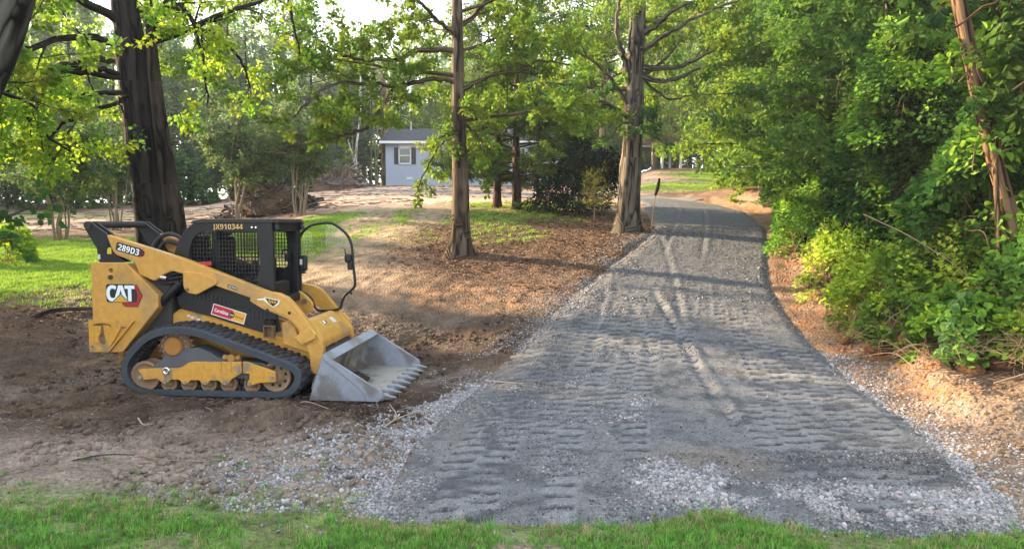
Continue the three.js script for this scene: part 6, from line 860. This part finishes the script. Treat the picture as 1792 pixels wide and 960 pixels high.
// ───────── brush piles, sticks, clods ─────────
{
  const rootM = S({ color: rgb(0.30, 0.235, 0.18), map: withMap(barkCol, 1), roughness: 0.95 }), greyM = S({ color: rgb(0.32, 0.29, 0.28), map: withMap(barkCol, 1), roughness: 0.95 }), earthM = S({ color: rgb(0.26, 0.185, 0.135), map: withMap(soilCol, 1), bumpMap: withMap(soilBump, 1), bumpScale: 0.1, roughness: 1 });
  const sticks = [0, 1, 2, 3, 4, 5].map((k) => new Wood().tube(curve([V(-0.5, 0, 0), V(-0.2, rr(-0.12, 0.12), rr(-0.1, 0.1)), V(0.15, rr(-0.12, 0.12), rr(-0.1, 0.1)), V(0.5, rr(-0.1, 0.1), 0)], 8), (s) => mix(0.035, 0.012, s), 6)).map((w) => { const g = new THREE.BufferGeometry(); g.setAttribute('position', new THREE.Float32BufferAttribute(w.p, 3)); g.setAttribute('normal', new THREE.Float32BufferAttribute(w.n, 3)); g.setAttribute('uv', new THREE.Float32BufferAttribute(w.u, 2)); g.setIndex(w.i); return g; });
  const pile = (label, x, z, w, h, d, n, m1, m2) => {
    const t = thing('brush_pile', label, 'brush pile', [x, groundY(x, z), z]);
    const g = new THREE.IcosahedronGeometry(1, 4), p = g.attributes.position; for (let i = 0; i < p.count; i++) { const q = V(p.getX(i), p.getY(i), p.getZ(i)), f = 0.72 + 0.55 * fbm(q.x * 2 + x, q.y * 2 + q.z * 1.3, 4, 701); p.setXYZ(i, q.x * f * w * 0.5, Math.max(-0.1, q.y * f * h * 0.9), q.z * f * d * 0.5); } g.computeVertexNormals(); part('root_mound', g, earthM, t);
    for (let i = 0; i < n; i++) { const a = rr(0, 6.28), y = Math.pow(rnd(), 0.7), r = Math.sqrt(1 - y * y) * rr(0.7, 1.05), m = part('branch', sticks[i % 6], rnd() < 0.5 ? m1 : m2, t); m.position.set(Math.cos(a) * r * w * 0.5, y * h * rr(0.75, 1.05), Math.sin(a) * r * d * 0.5); m.rotation.set(rr(-0.6, 0.6), rr(0, 6.28), rr(-0.7, 0.7)); const s = rr(0.5, 1.5); m.scale.set(s * h, s * rr(0.8, 2.2), s * rr(0.8, 2.2)); }
    return t;
  };
  pile('nearer grey brush pile of roots and branches between two crape myrtles', -9.35, -29.6, 2.9, 1.05, 2.2, 230, greyM, rootM);
  pile('farther brown brush pile on the cleared earth near the grove', -11.0, -47, 2.9, 1.5, 2.4, 190, rootM, greyM);
  pile('small low heap of broken limbs left of the nearer brush pile', -10.9, -28.4, 0.9, 0.3, 0.7, 26, darkBark, rootM);
  const logAt = (name, label, cat, pts, r0, r1, mat) => { const q = pts.map(([x, y, z]) => V(x, groundY(x, z) + y, z)), o = q[0].clone(), t = thing(name, label, cat, o.toArray()); new Wood().tube(curve(q.map((v) => v.sub(o)), 18), (s) => mix(r0, r1, s), 8, null, 0.25).build('stem', mat, t); return t; };
  logAt('broken_log', 'grey broken log lying on the farther brush pile, right end', 'log', [[-9.9, 0.5, -46.6], [-9.2, 0.3, -46.4], [-8.2, 0.1, -46.2]], 0.16, 0.08, greyM);
  logAt('tree_root', 'dark curved root sticking out of the ground just left of the machine', 'root', [[-8.35, -0.02, -12.85], [-8.1, 0.1, -12.9], [-7.7, 0.2, -13.0], [-7.1, 0.16, -13.3]], 0.045, 0.03, S({ color: rgb(0.09, 0.06, 0.05), map: withMap(barkCol, 1), roughness: 1 }));
  const pale = S({ color: rgb(0.34, 0.27, 0.2), roughness: 0.9 }), mids = S({ color: rgb(0.24, 0.175, 0.12), roughness: 0.9 });
  const st = [
    ['long thin crooked twig lying across the gravel in line with the bucket', [[-0.35, 0.06, -9.6], [0.2, 0.05, -9.45], [0.75, 0.05, -9.6], [1.05, 0.06, -10.1]], 0.012, pale],
    ['pale forked twig standing up from the dirt between bucket and gravel', [[-1.28, 0.02, -7.3], [-1.2, 0.06, -7.6], [-1.3, 0.14, -7.8]], 0.008, pale],
    ['pale twig lying from the dirt onto the stone fan, near the forked one', [[-1.22, 0.05, -7.5], [-1.05, 0.04, -7.95], [-0.75, 0.04, -8.2]], 0.008, pale],
    ['short pale twig on the dirt below the track', [[-3.98, 0.05, -7.8], [-3.8, 0.04, -7.55], [-3.6, 0.03, -7.35]], 0.01, pale],
    ['thin brown stick lying flat on the dirt left of the stone fan', [[-3.3, 0.02, -6.5], [-3.1, 0.03, -6.42], [-2.7, 0.02, -6.47], [-2.5, 0.02, -6.52]], 0.007, mids],
    ['mossy stick with a green tip near the roadside grass at left', [[-3.8, 0.02, -6.3], [-3.6, 0.03, -6.45], [-3.4, 0.03, -6.6]], 0.009, mossBark],
    ['curved twig poking from the churned earth under the bucket', [[-2.35, 0.02, -7.9], [-2.2, 0.05, -7.8], [-1.95, 0.02, -7.78]], 0.006, pale],
    ['thin twig on the lower middle of the driveway', [[-0.35, 0.06, -7.2], [-0.1, 0.06, -7.7], [0.15, 0.06, -8.3]], 0.007, pale],
    ['bent brown stick among the clay clods at the right bank', [[5.25, 0.08, -10.2], [5.4, 0.16, -9.9], [5.75, 0.12, -9.7], [5.95, 0.05, -9.3]], 0.013, mids],
    ['grey stick leaning out of the vines at the right bank', [[5.7, 0.05, -8.7], [6.1, 0.12, -8.6], [6.6, 0.3, -8.8]], 0.014, mids],
    ['tan arching bramble cane in front of the honeysuckle', [[5.2, 0.05, -12.2], [5.5, 0.55, -12.0], [6.0, 0.6, -11.6], [6.3, 0.2, -11.2]], 0.01, pale],
    ['long pale cane slanting down through the right-hand vines', [[5.55, 1.75, -11.8], [6.0, 1.35, -11.0], [6.45, 0.8, -10.3], [6.5, 0.1, -10.0]], 0.009, mids]];
  st.forEach(([l, pts, r, m]) => logAt('stick', l, 'stick', pts, r, r * 0.5, m));
  const clodM = S({ color: rgb(0.46, 0.22, 0.10), map: withMap(soilCol, 2), bumpMap: withMap(soilBump, 2), bumpScale: 0.03, roughness: 1 }), clodG = [0, 1, 2].map((k) => { const g = new THREE.IcosahedronGeometry(1, 4), p = g.attributes.position; for (let i = 0; i < p.count; i++) { const q = V(p.getX(i), p.getY(i), p.getZ(i)), f = 0.68 + 0.5 * fbm(q.x * 1.8 + k * 9, q.y * 1.8 + q.z * 1.4, 4, 720) + 0.22 * fbm(q.x * 6 + k, q.y * 6 + q.z * 5, 3, 725); p.setXYZ(i, q.x * f, q.y * f * 0.7, q.z * f); } g.computeVertexNormals(); return g; });
  [[5.62, -10.25, 0.3, 'largest orange clay clod on the right bank below the broad-leaved vine'], [5.35, -10.75, 0.2, 'orange clay clod just uphill of the largest one'], [5.95, -9.85, 0.22, 'brown clay clod beside the bent stick'], [5.75, -9.3, 0.19, 'clay clod nearest the roadside at the right bank'], [5.15, -11.4, 0.11, 'small clay clod below the honeysuckle'], [6.15, -9.3, 0.16, 'clay clod tucked under the pale vine tangle'], [5.5, -9.75, 0.08, 'smallest clay clod, on the gravel side of the bank'], [6.35, -8.75, 0.14, 'clay clod at the near right corner of the bank']].forEach(([x, z, r, l], i) => { const o = thing('clay_clod', l, 'clod', [x, groundY(x, z) + r * 0.25, z], i * 1.7, 'clay clods along the right bank'); part('clod', clodG[i % 3], clodM, o).scale.set(r, r * 0.8, r * 0.9); });
}
renderer.render(scene, camera);
